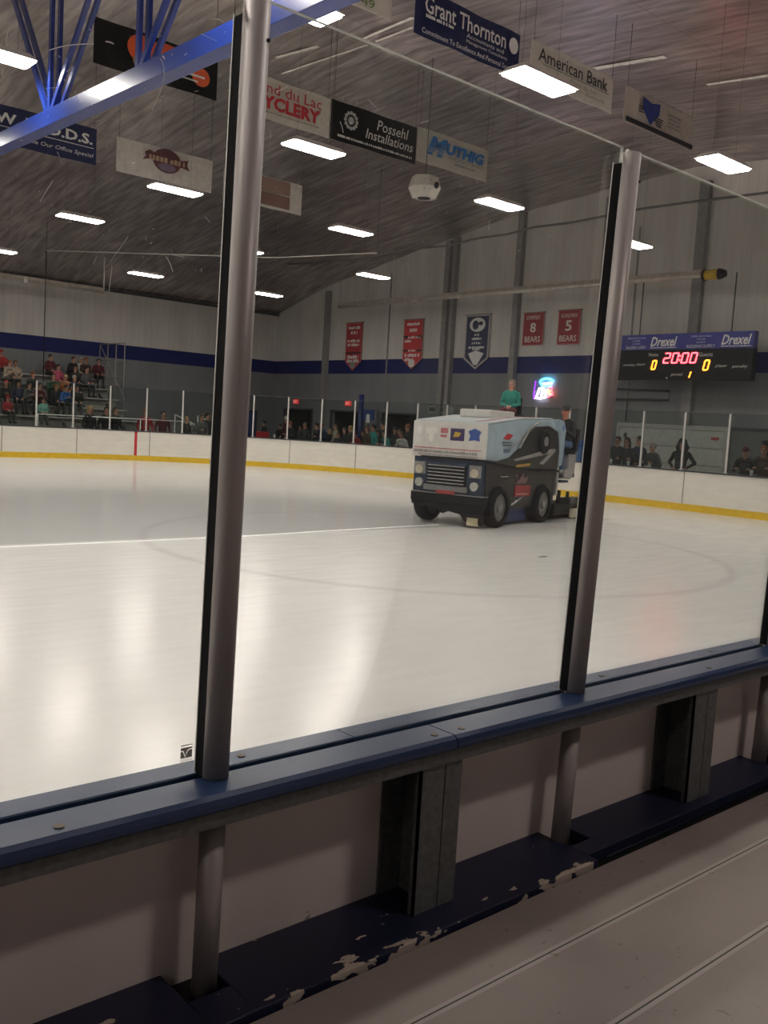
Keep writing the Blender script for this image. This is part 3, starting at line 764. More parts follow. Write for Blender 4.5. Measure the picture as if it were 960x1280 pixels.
b = MB(); poly_plate(b, O_, XD, ZD, [(-.72, .62), (-.40, .56), (-.08, .62), (-.10, .38), (-.30, .22), (-.40, .12), (-.52, .22), (-.70, .38)][::-1], 0, .004); b.build('shield_badge', mat('deep blue ink', (0.02, 0.04, 0.2), .5), t)
b = MB()
for k in range(4): plate(b, O_, XD, ZD, -.28 + .03 * k, .06 - .02 * k, .30 - .05 * k, .325 - .05 * k, .004, .006)
for k in range(3): plate(b, O_, XD, ZD, -.86, -.66, .40 - .05 * k, .42 - .05 * k, .0, .004)
b.build('badge_stripe', INK_K, t)
b = MB(); dashes(b, O_, XD, ZD, -.6, .75, .68, .04); [dashes(b, O_, XD, ZD, .25, .75, .5 - .08 * k, .045, seed=k) for k in range(4)]; b.build('small_print', INK_G, t)
# row B (Y=17.5)
t, w, h = banner('ad_banner', 'black banner', 7.65, 10.30, 17.5, 8.25, 9.08, BLACK)
t['label'] = 'black banner with orange shapes, partly behind the blue truss'
b = MB(); poly_plate(b, O_, XD, ZD, ring_pts(-.38, .50, .30, .26), 0, .004); poly_plate(b, O_, XD, ZD, ring_pts(.15, .58, .42, .17), 0.001, .005); poly_plate(b, O_, XD, ZD, ring_pts(.92, .34, .2, .18), 0, .004); b.build('orange_figure', INK_O, t)
b = MB(); poly_plate(b, O_, XD, ZD, ring_pts(-.42, .26, .14, .12), .005, .007); b.build('tan_figure', mat('tan ink', (.35, .22, .08), .5), t)
b = MB(); plate(b, O_, XD, ZD, .55, 1.0, .32, .36, .005, .008); plate(b, O_, XD, ZD, .35, .85, .22, .25, .005, .008); b.build('white_streak', INK_W, t)
t, w, h = banner('ad_banner', 'white banner with bold red lettering beside the leftmost near post', 10.58, 13.22, 17.5, 8.20, 9.06, CREAM)
bt(t, 'Fond du Lac', .12, .64, 1.85, .22, INK_R); bt(t, 'CYCLERY', .12, .35, 1.8, .29, INK_R, bold=.04)
b = MB(); dashes(b, O_, XD, ZD, -.8, 1.0, .14, .03); b.build('small_print', INK_G, t)
t, w, h = banner('ad_banner', 'black banner with pale script lettering and a round pale crest', 13.26, 15.90, 17.5, 8.22, 9.08, BLACK)
bt(t, 'Possehl', .50, .60, 1.0, .24, INK_W, shear=.2, bold=.004); bt(t, 'Installations', .42, .34, 1.5, .22, INK_W, shear=.2, bold=.004)
b = MB()
for k in range(12):
    a = k * PI / 6; poly_plate(b, O_, XD, ZD, ring_pts(-.78 + .17 * math.cos(a), .50 + .17 * math.sin(a), .045, .045, 8), 0, .004)
poly_plate(b, O_, XD, ZD, ring_pts(-.78, .50, .09, .09, 8), 0, .004); b.build('crest', mat('pale crest ink', (.45, .44, .42), .5), t)
b = MB(); dashes(b, O_, XD, ZD, -1.15, 1.15, .10, .05); b.build('small_print', INK_W, t)
t, w, h = banner('ad_banner', 'cream banner with slanted bright blue block letters, nearest the speaker box', 15.93, 18.45, 17.5, 8.32, 9.14, CREAM)
bt(t, 'M', -.62, .46, .72, .46, INK_B, shear=.35, bold=.07); bt(t, 'UTHIG', .38, .50, 1.4, .28, INK_B, shear=.2, bold=.06)
bt(t, 'INDUSTRIES', .42, .30, 1.25, .08, INK_G); b = MB(); dashes(b, O_, XD, ZD, .0, .8, .18, .05); b.build('small_print', INK_G, t)
b = MB(); [plate(b, O_, XD, ZD, -.95 + .05 * k, -.35, .30 + .05 * k, .318 + .05 * k, .004, .006) for k in range(3)]; b.build('speed_line', CREAM, t)
# row C (Y=22.5)
t, w, h = banner('ad_banner', 'navy banner ending in D.D.S. behind the lower end of the blue truss', 7.2, 9.98, 22.5, 7.70, 8.55, NAVY)
bt(t, 'W. E.  D.D.S.', .12, .56, 2.3, .24, INK_W, bold=.03); b = MB(); plate(b, O_, XD, ZD, -1.2, 1.3, .36, .375, 0, .004); b.build('rule', INK_W, t)
bt(t, 'Your Smile Our Office Special', .25, .18, 2.1, .12, INK_W, shear=.2)
t, w, h = banner('ad_banner', 'white banner with a maroon ribbon badge, above a hanging light', 10.50, 13.20, 22.5, 7.69, 8.52, mat('off white sheet', (.52, .48, .44), .55))
b = MB(); poly_plate(b, O_, XD, ZD, [(-.62, .62), (-.50, .70), (-.2, .62), (.35, .60), (.60, .66), (.58, .52), (.66, .40), (.45, .44), (-.1, .42), (-.45, .50), (-.68, .42), (-.58, .54)][::-1], 0, .006); poly_plate(b, O_, XD, ZD, ring_pts(0, .52, .4, .3), 0, .003); b.build('ribbon_badge', mat('maroon ink', (.10, .03, .035), .5), t)
b = MB(); dashes(b, O_, XD, ZD, -.5, .5, .53, .12, d=.009); b.build('lettering', mat('tan lettering', (.4, .28, .18), .5), t)
b = MB(); poly_plate(b, O_, XD, ZD, ring_pts(0, .36, .25, .10), .007, .009); b.build('badge_center', mat('mauve ink', (.16, .12, .18), .5), t)
t, w, h = banner('ad_banner', 'brown panelled banner with a white end strip, right of the leftmost near post', 13.55, 16.15, 22.5, 7.66, 8.50, mat('off white sheet', (.5, .46, .43), .55))
b = MB(); plate(b, O_, XD, ZD, -1.25, .85, .44, .80, 0, .004); b.build('brown_panel', mat('tan panel ink', (.26, .17, .13), .5), t)
b = MB(); plate(b, O_, XD, ZD, -1.25, .85, .06, .40, 0, .004); b.build('brown_panel', mat('rust panel ink', (.20, .11, .09), .5), t)

# loose bright seams of the roof liner
def onceil(x, y):
    z = 9.0
    for _ in range(40):
        p = at(x, y, 2, z); z = z * .5 + .5 * (zceil(p.y) - .03)
    return at(x, y, 2, z)
TAPE = mat('bright liner seam tape', (.80, .76, .70), .4, noise=.1)
for a, c, w in (((742, 86), (832, 71), .16), ((884, 106), (962, 94), .12), ((455, 48), (516, 22), .07), ((470, 52), (516, 34), .05), ((345, 72), (398, 58), .10), ((352, 92), (460, 56), .06)):
    b = MB(); b.bar(onceil(*a), onceil(*c), w, .012); tag(b.build('liner_tape', TAPE), 'bright loose seam strip on the roof liner at %s' % {742: 'the right of the cream bank banner', 884: 'the upper right edge', 455: 'the left of the navy banner', 470: 'the foot of the navy banner', 345: 'the top of the leftmost near post', 352: 'the glass edge near the leftmost post'}[a[0]], 'seam strip', 'loose seams of the roof liner')
# speaker cabinet hung above the ice
sp_ = thing('speaker_box', 'white hexagonal speaker cabinet hung above the ice', 'speaker', (15.25, 16.4, 7.32), math.radians(12)); sp_.scale = (.88, .88, .88)
WS = mat('white speaker cabinet', (0.60, 0.56, 0.50), 0.5, noise=0.03)
b = MB(); hexp = [(-.42, .08), (-.25, -.30), (.22, -.36), (.42, .02), (.25, .36), (-.2, .4)]
b.add([(x * .72, y * .72, -.22) for x, y in hexp] + [(x, y, .05) for x, y in hexp] + [(x * .8, y * .8, .34) for x, y in hexp],
      [tuple(range(5, -1, -1)), tuple(range(12, 18))] + [(i + 6 * k, (i + 1) % 6 + 6 * k, (i + 1) % 6 + 6 * k + 6, i + 6 * k + 6) for k in (0, 1) for i in range(6)])
b.build('cabinet', WS, sp_, bevel=.012)
b = MB(); b.cyl((-.05, -.02, -.22), (-.05, -.02, -.24), .17, n=24); b.build('woofer', BLACK, sp_)
b = MB(); b.cyl((.03, -.325, .1), (.03, -.36, .09), .085, n=20); b.build('horn', BLACK, sp_)
b = MB(); b.cyl((.33, -.15, .05), (.37, -.17, .04), .10, n=20); b.build('horn', BLACK, sp_)
b = MB(); b.cyl((0, 0, .33), (0, 0, zceil(16.4) - 7.25), .012, n=8); b.build('hanger', WIRE, sp_)
b = MB()
for sx in (-.33, -.22):
    for sz in (-.05, .18): b.cyl((sx, -.30 + .1 * (sx < -.3), sz), (sx, -.34 + .1 * (sx < -.3), sz), .012, n=8)
b.build('bolt', GREYP, sp_)

# ================================================================== END WALL BANNERS
def wbanner(name, label, yc, w, z0, z1, m, pointed=True, group='pennant banners on the end wall', edge=None):
    t = thing(name, label, 'banner', (XW - .06, yc, z0), group=group); h = z1 - z0; pt = min(.42, h * .2) if pointed else 0
    o = (0, 0, 0); b = MB()
    P = [(-w / 2, pt), (0, 0), (w / 2, pt), (w / 2, h), (-w / 2, h)] if pointed else [(-w / 2, 0), (w / 2, 0), (w / 2, h), (-w / 2, h)]
    poly_plate(b, o, YM, ZD, P, 0, .015); b.build('sheet', edge or m, t)
    b = MB(); k = .07
    P = [(-w / 2 + k, pt + k * .6), (0, k * 1.1), (w / 2 - k, pt + k * .6), (w / 2 - k, h - k), (-w / 2 + k, h - k)] if pointed else [(-w / 2 + k * .5, k * .5), (w / 2 - k * .5, k * .5), (w / 2 - k * .5, h - k * .5), (-w / 2 + k * .5, h - k * .5)]
    poly_plate(b, o, YM, ZD, P, .015, .02); b.build('field', m, t)
    b = MB(); b.cyl((0, -w / 2 - .05, h), (0, w / 2 + .05, h), .018, n=8); b.build('top_rod', WIRE, t)
    return t, h
BR = mat('red banner cloth', (0.52, 0.03, 0.035), 0.6, noise=0.06); BRE = mat('pale red edging', (0.42, 0.10, 0.10), .6)
CR = mat('crimson banner cloth', (0.28, 0.008, 0.02), 0.6, noise=0.06)
def wt(t, s, u, v, w, h, m=INK_W, **k): return text('lettering', s, w, h, m, t, (0, -u, v), YM, ZD, depth=.024, **k)
def wprint(t, rows, m=INK_W):
    b = MB()
    for u0, u1, v, h in rows: dashes(b, (-.02, 0, 0), YM, ZD, u0, u1, v, h, seed=int(v * 50))
    b.build('small_print', m, t)
t, h = wbanner('pennant_banner', 'red pointed pennant nearest the room corner, black band above its round seal', 33.75, 1.15, 4.22, 6.40, mat('darker red cloth', (.36, .03, .04), .6), edge=BRE)
wprint(t, [(-.4, .4, 1.95, .13), (-.22, .22, 1.72, .13), (-.42, .42, 1.36, .13), (-.42, .42, 1.18, .13), (-.4, .4, .62, .15), (-.4, .4, .44, .13)])
b = MB(); plate(b, (-.02, 0, 0), YM, ZD, -.55, .55, .78, .84, .001, .006); b.build('black_band', INK_K, t)
b = MB(); poly_plate(b, (-.021, 0, 0), YM, ZD, ring_pts(0, .27, .19, .17), 0, .004); b.build('round_seal', INK_G, t)
t, h = wbanner('pennant_banner', 'bright red pointed pennant with two black bands, second from the room corner', 29.78, 1.2, 4.26, 6.38, BR, edge=BRE)
wprint(t, [(-.4, .4, 1.92, .12), (-.22, .22, 1.66, .13), (-.3, .5, 1.36, .1), (-.5, -.1, 1.2, .1), (-.25, .25, .80, .09), (-.45, .45, .60, .13), (-.45, .1, .42, .12)])
b = MB(); plate(b, (-.02, 0, 0), YM, ZD, -.57, -.30, 1.33, 1.43, .001, .005); plate(b, (-.02, 0, 0), YM, ZD, .3, .57, 1.33, 1.43, .001, .005); plate(b, (-.02, 0, 0), YM, ZD, -.57, -.28, .76, .84, .001, .005); plate(b, (-.02, 0, 0), YM, ZD, .28, .57, .76, .84, .001, .005); b.build('black_band', INK_K, t)
b = MB(); poly_plate(b, (-.021, 0, 0), YM, ZD, ring_pts(0, .27, .2, .18), 0, .004); b.build('round_seal', INK_W, t)
t, h = wbanner('pennant_banner', 'navy pointed pennant with white trim and a round white logo', 26.05, 1.32, 4.25, 6.40, NAVY, edge=mat('white trim cloth', (.42, .38, .38), .6))
b = MB(); poly_plate(b, (-.021, 0, 0), YM, ZD, ring_pts(0, 1.75, .42, .28), 0, .004); poly_plate(b, (-.021, 0, 0), YM, ZD, [(-.42, .62), (0, .74), (.42, .62), (.1, .17), (-.1, .17)][::-1], 0, .004); b.build('white_logo', INK_W, t)
b = MB(); poly_plate(b, (-.026, 0, 0), YM, ZD, ring_pts(-.1, 1.74, .17, .18), 0, .004); poly_plate(b, (-.026, 0, 0), YM, ZD, ring_pts(.18, 1.8, .12, .08), 0, .004); b.build('logo_mark', NAVY, t)
wprint(t, [(-.12, .12, 1.36, .09), (-.25, .25, 1.2, .09), (-.25, .25, 1.03, .09), (-.42, .42, .86, .09), (-.2, .2, .78, .05)])
t, h = wbanner('retired_number_banner', 'crimson rectangular banner with a white number 8', 23.2, .98, 5.13, 6.34, CR, False, 'retired number banners on the end wall', edge=BRE)
wt(t, 'DEMPSEY', 0, 1.02, .66, .15); wt(t, '8', 0, .65, .27, .36, bold=.02); wt(t, 'BEARS', 0, .22, .74, .22, bold=.01)
t, h = wbanner('retired_number_banner', 'crimson rectangular banner with a white number 5, nearest the second near post', 21.55, .98, 5.12, 6.35, CR, False, 'retired number banners on the end wall', edge=BRE)
wt(t, 'KOHLMAN', 0, 1.03, .7, .15); wt(t, '5', 0, .67, .28, .38, bold=.02); wt(t, 'BEARS', 0, .22, .76, .22, bold=.01)

# ================================================================== SCOREBOARD
SX = 26.4
sbd = thing('scoreboard', 'black electronic scoreboard showing 20:00 with a blue sponsor header', 'scoreboard', (SX, 16.25, 3.78))
# outline measured: Y 13.95 .. 18.62, z 3.78 .. 5.2
b = MB(); b.box(0, .25, -2.4, 2.4, 0, .95); b.build('cabinet', BLACK, sbd, bevel=.01)
b = MB(); b.box(-.03, .22, -2.4, 2.4, .95, 1.44); b.build('header', mat('royal blue header', (.02, .025, .22), .4), sbd)
b = MB(); b.cyl((.1, -1.6, 1.44), (.1, -1.6, 3.2), .02, n=8); b.cyl((.1, 1.6, 1.44), (.1, 1.6, 3.2), .02, n=8); b.box(.25, XW - SX, -1.7, -1.6, .5, .6); b.box(.25, XW - SX, 1.6, 1.7, .5, .6); b.build('bracket', DARK, sbd)
def stx(s, u, v, w, h, m=INK_W, d=.006, **k): return text('lettering', s, w, h, m, sbd, (-.03 if v > .95 else 0, -u, v), YM, ZD, depth=d, **k)
for cu in (-.90, 1.55):
    stx('Drexel', cu, 1.20, .95, .30, INK_W, shear=.3, bold=.02)
    b = MB(); dashes(b, (-.03, 0, 0), YM, ZD, cu - .48, cu + .48, 1.01, .03); b.build('small_print', INK_W, sbd)
for cu in (-1.95, .35):
    stx('BUILDING SUPPLY', cu + .05, 1.03, .95 if cu > 0 else .75, .09, INK_W)
    b = MB(); dashes(b, (-.03, 0, 0), YM, ZD, cu - .3, cu + .38, 1.33, .05); dashes(b, (-.03, 0, 0), YM, ZD, cu - .1, cu + .18, 1.24, .045, seed=4); dashes(b, (-.03, 0, 0), YM, ZD, cu - .1, cu + .18, 1.15, .045, seed=5); b.build('small_print', mat('pale blue ink', (.3, .3, .5), .5), sbd)
CLKR = mat('red clock glow', (1.0, 0.05, 0.07), .4, emit=18.0, noise=0); CLKY = mat('amber digit glow', (1.0, 0.30, 0.02), .4, emit=9.0, noise=0)
SEG = {'0': 'abcdef', '1': 'bc', '2': 'abged', '8': 'abcdefg'}
def digit(ch, u, v, w, h, m, th=.035, sl=.06):
    b = MB()
    def seg(u0, v0, u1, v1):
        P = [(u0, v0), (u1, v1)]; dx, dv = u1 - u0, v1 - v0; l = math.hypot(dx, dv); nx, nv = -dv / l * th / 2, dx / l * th / 2
        q = [(u0 - nx, v0 - nv), (u1 - nx, v1 - nv), (u1 + nx, v1 + nv), (u0 + nx, v0 + nv)]
        poly_plate(b, (0, -u, v), YM, ZD, [(a + sl * c / h, c) for a, c in q], .002, .012)
    a = w / 2; hh = h / 2; g = .008
    pos = dict(a=(-a + g, hh, a - g, hh), b=(a, g, a, hh - g), c=(a, -hh + g, a, -g), d=(-a + g, -hh, a - g, -hh), e=(-a, -hh + g, -a, -g), f=(-a, g, -a, hh - g), g=(-a + g, 0, a - g, 0))
    for s in SEG[ch]: seg(*pos[s])
    o = b.build('digit', m, sbd); return o
for ch, u in (('2', -.80), ('0', -.51), ('0', -.17), ('0', .13)): digit(ch, u + .05, .68, .19, .30, CLKR)
b = MB(); plate(b, (0, 0, 0), YM, ZD, -.31, -.27, .72, .77, .002, .012); plate(b, (0, 0, 0), YM, ZD, -.32, -.28, .59, .64, .002, .012); b.build('clock_colon', CLKR, sbd)
digit('0', -1.20, .47, .13, .27, CLKY, .04); digit('0', .63, .45, .15, .29, CLKY, .04); digit('1', .04, .16, .13, .2, CLKY, .035)
SW = mat('pale printed legend', (.75, .72, .68), .5)
stx('Home', -1.25, .80, .34, .12, SW); stx('Guests', .58, .78, .46, .13, SW); stx('period', -.36, .16, .42, .13, SW, shear=.3)
stx('player', 1.12, .42, .38, .11, SW, shear=.3); stx('penalty', 1.72, .40, .5, .11, SW, shear=.3)
stx('penalty', -2.13, .47, .46, .1, SW, shear=.3); stx('player', -1.68, .49, .34, .1, SW, shear=.3)
b = MB(); b.cyl((-.004, .70, .06), (-.012, .70, .06), .03, n=10); b.build('indicator_lamp', SW, sbd)

for c_ in sbd.children:
    if c_.name.split('.')[0] in ('digit', 'lettering', 'small_print', 'clock_colon', 'indicator_lamp'): c_.location.y -= .30
# ================================================================== NEON, EXIT SIGNS, WALL SIGN
ne = thing('neon_sign', 'glowing blue, white and red neon sign on the grey end wall', 'neon sign', (XW - .1, 22.45, 3.5))
def neon(name, pts, col, st, r=.036):
    b = MB(); b.tube([(0, -u, v) for u, v in pts], r, 8); return b.build(name, mat('neon ' + name + str(st), col, .4, emit=st * 1.6, noise=0), ne)
neon('blue_tube', ring_pts(.10, .26, .30, .13, 18, .1, PI * 1.35), (.05, .55, 1.0), 9); neon('blue_tube', [(-.16, .22), (-.1, .12), (.3, .12)], (.05, .5, 1), 9)
neon('white_tube', [(-.34, -.32), (-.22, .02), (-.05, .06), (-.1, -.26), (.0, .02), (.12, -.28)], (.8, .75, 1.0), 9, .035); neon('white_tube', [(-.05, .2), (.35, .22)], (.7, .85, 1.0), 9, .03)
neon('white_tube', [(-.38, -.34), (-.1, -.34), (.1, -.3)], (.85, .7, 1.0), 9, .03)
neon('red_tube', [(.18, .02), (.36, .06), (.4, -.2), (.2, -.28)], (1, .05, .1), 8); neon('amber_tube', [(.12, -.02), (.28, -.06), (.14, -.14), (.3, -.18)], (1, .6, .1), 8)
neon('violet_tube', [(-.42, .3), (-.46, -.1), (-.45, -.36)], (.2, .02, .8), 3, .02)
b = MB(); b.box(.03, .06, -.42, .42, .0, .03); b.box(.03, .06, -.42, .42, -.3, -.27); b.build('backing_bar', BLACK, ne)
EX = mat('exit sign glow', (0.9, 0.06, 0.06), .5, emit=.55, noise=0)
for (y, z), l in (((38.05, 2.72), 'red exit sign over the corridor nearest the room corner'), ((33.95, 2.72), 'red exit sign over the second corridor from the corner')):
    t = thing('exit_sign', l, 'exit sign', (XW - .08, y, z), group='exit signs on the end wall')
    b = MB(); b.box(0, .07, -.19, .19, -.11, .11); b.build('housing', EX, t)
    text('lettering', 'EXIT', .28, .13, mat('exit letters', (1, .5, .45), .5, emit=.8, noise=0), t, (0, 0, 0), YM, ZD, depth=.006)
t = thing('wall_sign', 'grey sign plate with dark block lettering on the end wall above the resurfacer', 'sign', (XW - .08, 27.75, 2.44))
b = MB(); P = [(-.78, 0), (.62, 0), (.78, .14), (.62, .30), (-.78, .30)]; poly_plate(b, (0, 0, 0), YM, ZD, P, 0, .04); b.build('plate', mat('grey sign plate', (.32, .33, .32), .5), t)
b = MB(); [plate(b, (-.04, 0, 0), YM, ZD, u0, u1, .07, .24, 0, .006) for u0, u1 in ((-.70, -.58), (-.56, -.46), (-.44, -.38), (-.34, -.30), (.0, .1), (.12, .2), (.24, .34), (.37, .46))]; b.build('lettering', INK_K, t)

# ================================================================== HEATERS, CABLES, NETTING RAIL
HT = mat('radiant tube steel', (0.62, 0.57, 0.50), .4, .3, noise=.1)
t = thing('tube_heater', 'long radiant tube heater along the end wall with a yellow burner at its end', 'heater', (25.5, 24, 6.8))
b = MB(); b.cyl((0, 8.4, 0), (0, -8.9, 0), .085, n=14); b.build('tube', HT, t)
b = MB(); b.prism([(-.2, .0), (-.08, .14), (.08, .14), (.2, 0), (.18, 0), (.07, .12), (-.07, .12), (-.18, 0)], -8.8, 8.3, 1); b.build('reflector', HT, t)
b = MB(); b.cyl((0, -8.9, -.02), (0, -9.35, -.02), .15, n=16); b.build('burner', mat('yellow burner casing', (.55, .36, .03), .4), t)
b = MB(); b.cyl((0, -9.35, -.02), (0, -9.55, -.02), .17, .1, n=16); b.cyl((0, -8.85, -.02), (0, -8.93, -.02), .17, n=16); b.build('burner_cap', BLACK, t)
b = MB(); b.cyl((0, 8.38, 0), (0, 8.38, 1.05), .03, n=8); [b.cyl((0, y, .1), (0, y, zceil(24 + y) - 6.78), .008, n=6) for y in (5, 0, -4, -8)]; b.build('hanger', ALUL, t)
t = thing('tube_heater', 'radiant tube heater hung over the bleachers at far left', 'heater', (8, 37, 6.57))
b = MB(); b.cyl((-8, 0, 0), (8.9, 0, 0), .08, n=14); b.build('tube', HT, t)
b = MB(); b.prism([(-.2, .0), (-.08, .14), (.08, .14), (.2, 0), (.18, 0), (.07, .12), (-.07, .12), (-.18, 0)], -8, 8.8, 0); b.build('reflector', HT, t)
b = MB(); b.cyl((8.9, 0, 0), (8.9, 0, zceil(37) - 6.5), .03, n=8); [b.cyl((x, 0, .1), (x, 0, zceil(37) - 6.5), .01, n=6) for x in (-6, -1, 4)]; b.box(5.6, 5.75, -.15, .15, -.1, .12); b.build('hanger', ALUL, t)
pts = [(22.8, 32.5, 8.2), (22.8, 30.8, 8.08), (22.8, 29.3, 8.05), (22.8, 27.6, 7.9), (22.8, 26.3, 7.95), (22.8, 24.6, 8.05), (22.8, 23.2, 8.0), (22.8, 21.7, 8.1), (22.8, 20.6, 8.08), (22.8, 19.5, 8.18), (22.8, 18.0, 8.15), (22.8, 15.7, 8.24), (22.8, 14.1, 8.22), (22.8, 11.5, 8.15), (22.8, 8, 8.2)]
b = MB(); b.tube(pts, .035, 8); tag(b.build('netting_cable', WIRE), 'dark sagging cable strung high across the end of the rink', 'cable')
q = [at(58, 313, 2, 7.4), at(345, 322, 2, 7.4), at(471, 316, 2, 7.4)]
t = thing('netting_rail', 'thin pale rail hung around the far corner above the glass', 'rail', q[0])
b = MB(); b.tube([p - q[0] for p in q], .022, 8); b.build('rail', ALUL, t)
b = MB(); b.cyl((0, 0, 0), (0, 0, -4.75), .016, n=6); b.build('drop_cable', BLACK, t)
b = MB()
for p in q: b.cyl(p - q[0], p - q[0] + Vector((0, 0, zceil(p.y) - 7.4)), .008, n=6)
b.build('hanger', WIRE, t)
b = MB(); p0 = at(770, 492, 0, XW - .1); p1 = at(860, 498, 0, XW - .1)
b.tube([(XW - .1, 19.4, 3.55), (XW - .1, 17.2, 3.5), (XW - .1, 17.2, 3.2), (XW - .1, 19.4, 3.2)], .03, 8)
b.tube([(XW - .1, 18.8, 3.2), (XW - .1, 18.8, 2.45)], .025, 8)
tag(b.build('conduit', DARK), 'dark conduit pipes on the end wall under the scoreboard', 'pipe')
b = MB(); b.cyl((26.6, 31.85, 0), (26.6, 31.85, 3.1), .12, n=12); tag(b.build('blue_column', mat('blue column paint', (.012, .025, .12), .4)), 'slim dark blue column behind the crowd at the end boards', 'column')
t = thing('notice_board', 'small blue notice board with a white sheet beside the blue column', 'notice board', (26.4, 31.1, 2.0))
b = MB(); b.box(0, .04, -.35, .35, 0, .45); b.build('board', mat('blue board', (.02, .05, .2), .5), t); b = MB(); b.box(-.01, 0, -.1, .12, -.12, .25); b.build('paper', WHITE, t)
b = MB(); b.box(0, .04, -.04, .04, -2.0, 0); b.build('stand', DARK, t)

# ================================================================== BLEACHERS
bl = thing('bleacher', 'stepped aluminium bleacher against the far wall at left', 'bleacher', (11, 34, 0))
NR = 7
def rowY(k): return 34.3 + .78 * k
def rowZ(k): return .55 + .42 * k
for k in range(NR):
    xr = (19.3 if k < 3 else 17.9) - 11
    b = MB(); b.box(-9, xr, rowY(k) - 34, rowY(k) + .27 - 34, rowZ(k) - .04, rowZ(k)); b.build('bench', BENCH, bl)
    b = MB(); b.box(-9, xr, rowY(k) - .45 - 34, rowY(k) - .08 - 34, rowZ(k) - .45, rowZ(k) - .42); b.build('footboard', BENCH, bl)
    b = MB(); b.box(-9, xr, rowY(k) + .29 - 34, rowY(k) + .31 - 34, rowZ(k) - .42, rowZ(k) - .06); b.build('riser', mat('pale riser', (.30, .28, .26), .6), bl)
b = MB()
for x in (-8.5, -6, -3.5, -1, 1.5, 4, 6.5): b.bar((x, .2, .1), (x, 5.4, 2.9), .06, .08); b.box(x - .03, x + .03, 5.3, 5.4, 0, 2.9)
b.build('frame', DARK, bl)
b = MB(); xr = 6.95
for y in (3.1, 3.9, 4.7, 5.5): b.cyl((xr, y, rowZ(3)), (xr, y, 4.6), .025, n=8)
for z in (3.2, 3.9, 4.6): b.cyl((xr, 3.1, z), (xr, 5.5, z), .022, n=8)
b.cyl((xr, 2.9, 2.2), (xr, 5.5, 4.6), .022, n=8); b.build('end_rail', GREYP, bl)
t = thing('guard_rail', 'low pipe guard rail in front of the bleacher behind the far glass', 'rail', (16, 33.6, 0))
b = MB(); b.cyl((-3, 0, 1.5), (3.2, 0, 1.5), .022, n=8); [b.cyl((x, 0, -.035), (x, 0, 1.5), .022, n=8) for x in (-3, -1, 1, 3.2)]; b.build('pipe', ALUL, t)
for x, l in ((20.3, 'left sloping stair handrail beside the bleacher end'), (21.4, 'right sloping stair handrail beside the bleacher end')):
    t = thing('stair_handrail', l, 'handrail', (x, 35.2, 0)); b = MB()
    b.cyl((-.5, .8, 1.75), (.5, -.3, 1.1), .03, n=8); b.cyl((-.5, .8, -.035), (-.5, .8, 1.75), .025, n=8); b.cyl((.5, -.3, -.035), (.5, -.3, 1.1), .025, n=8); b.build('pipe', ALUL, t)

# ================================================================== ICE RESURFACER
HD = math.atan2(.55, 2.1)
zm = thing('ice_resurfacer', 'white, pale blue and black ice resurfacing machine driving across the ice', 'ice resurfacer', (13.6, 12.0, 0), HD)
def ZL(x, y, z):
    c, s = math.cos(HD), math.sin(HD); return Vector((13.6 + c * x - s * y, 12.0 + s * x + c * y, z))
MW = 1.66
HOP = mat('white hopper paint', (0.60, 0.58, 0.54), .4, noise=.04); PBL = mat('pale blue panel paint', (0.36, 0.46, 0.52), .4, noise=.05)
CHA = mat('charcoal machine wrap', (0.014, 0.013, 0.013), .35, .1, noise=.2, scale=4); CHR = mat('chrome trim', (.5, .5, .5), .25, .8, noise=.05)
LITE = mat('silver bracket paint', (.36, .35, .34), .4, .4, noise=.1)
# hopper body (side profile x,z)
b = MB(); b.prism([(-.60, 1.30), (2.62, 1.12), (2.66, 1.95), (2.30, 2.17), (.9, 2.12), (-.60, 1.97)][::-1], .03, MW - .03, 1)
b.build('hopper', PBL, zm, bevel=.03)
b = MB(); b.prism([(.02, 1.29), (MW - .02, 1.29), (MW - .02, 1.975), (.02, 1.975)], -.635, -.59, 0); b.build('front_panel', HOP, zm, bevel=.015)
b = MB(); b.add([(-.6, .04, 1.975), (-.6, MW - .04, 1.975), (.9, MW - .04, 2.125), (.9, .04, 2.125), (2.3, MW - .04, 2.175), (2.3, .04, 2.175), (-.6, .04, 1.995), (-.6, MW - .04, 1.995), (.9, MW - .04, 2.145), (.9, .04, 2.145), (2.3, MW - .04, 2.195), (2.3, .04, 2.195)],
      [(0, 1, 2, 3), (3, 2, 4, 5), (6, 9, 8, 7), (9, 11, 10, 8), (0, 6, 7, 1), (1, 7, 8, 2), (3, 9, 6, 0), (2, 8, 10, 4), (5, 11, 9, 3), (4, 10, 11, 5)])
b.build('top_lid', mat('pale lid paint', (.52, .56, .58), .4), zm)
b = MB(); b.box(.45, 1.55, .55, 1.25, 2.10, 2.27); b.build('hatch', HOP, zm, bevel=.03)
b = MB(); b.prism([(-.45, 2.005), (.88, 2.14), (2.0, 2.182), (2.0, 2.194), (.9, 2.152), (-.45, 2.017)], .30, .38, 1); b.build('red_stripe', mat('faded red stripe', (.42, .16, .17), .5), zm)
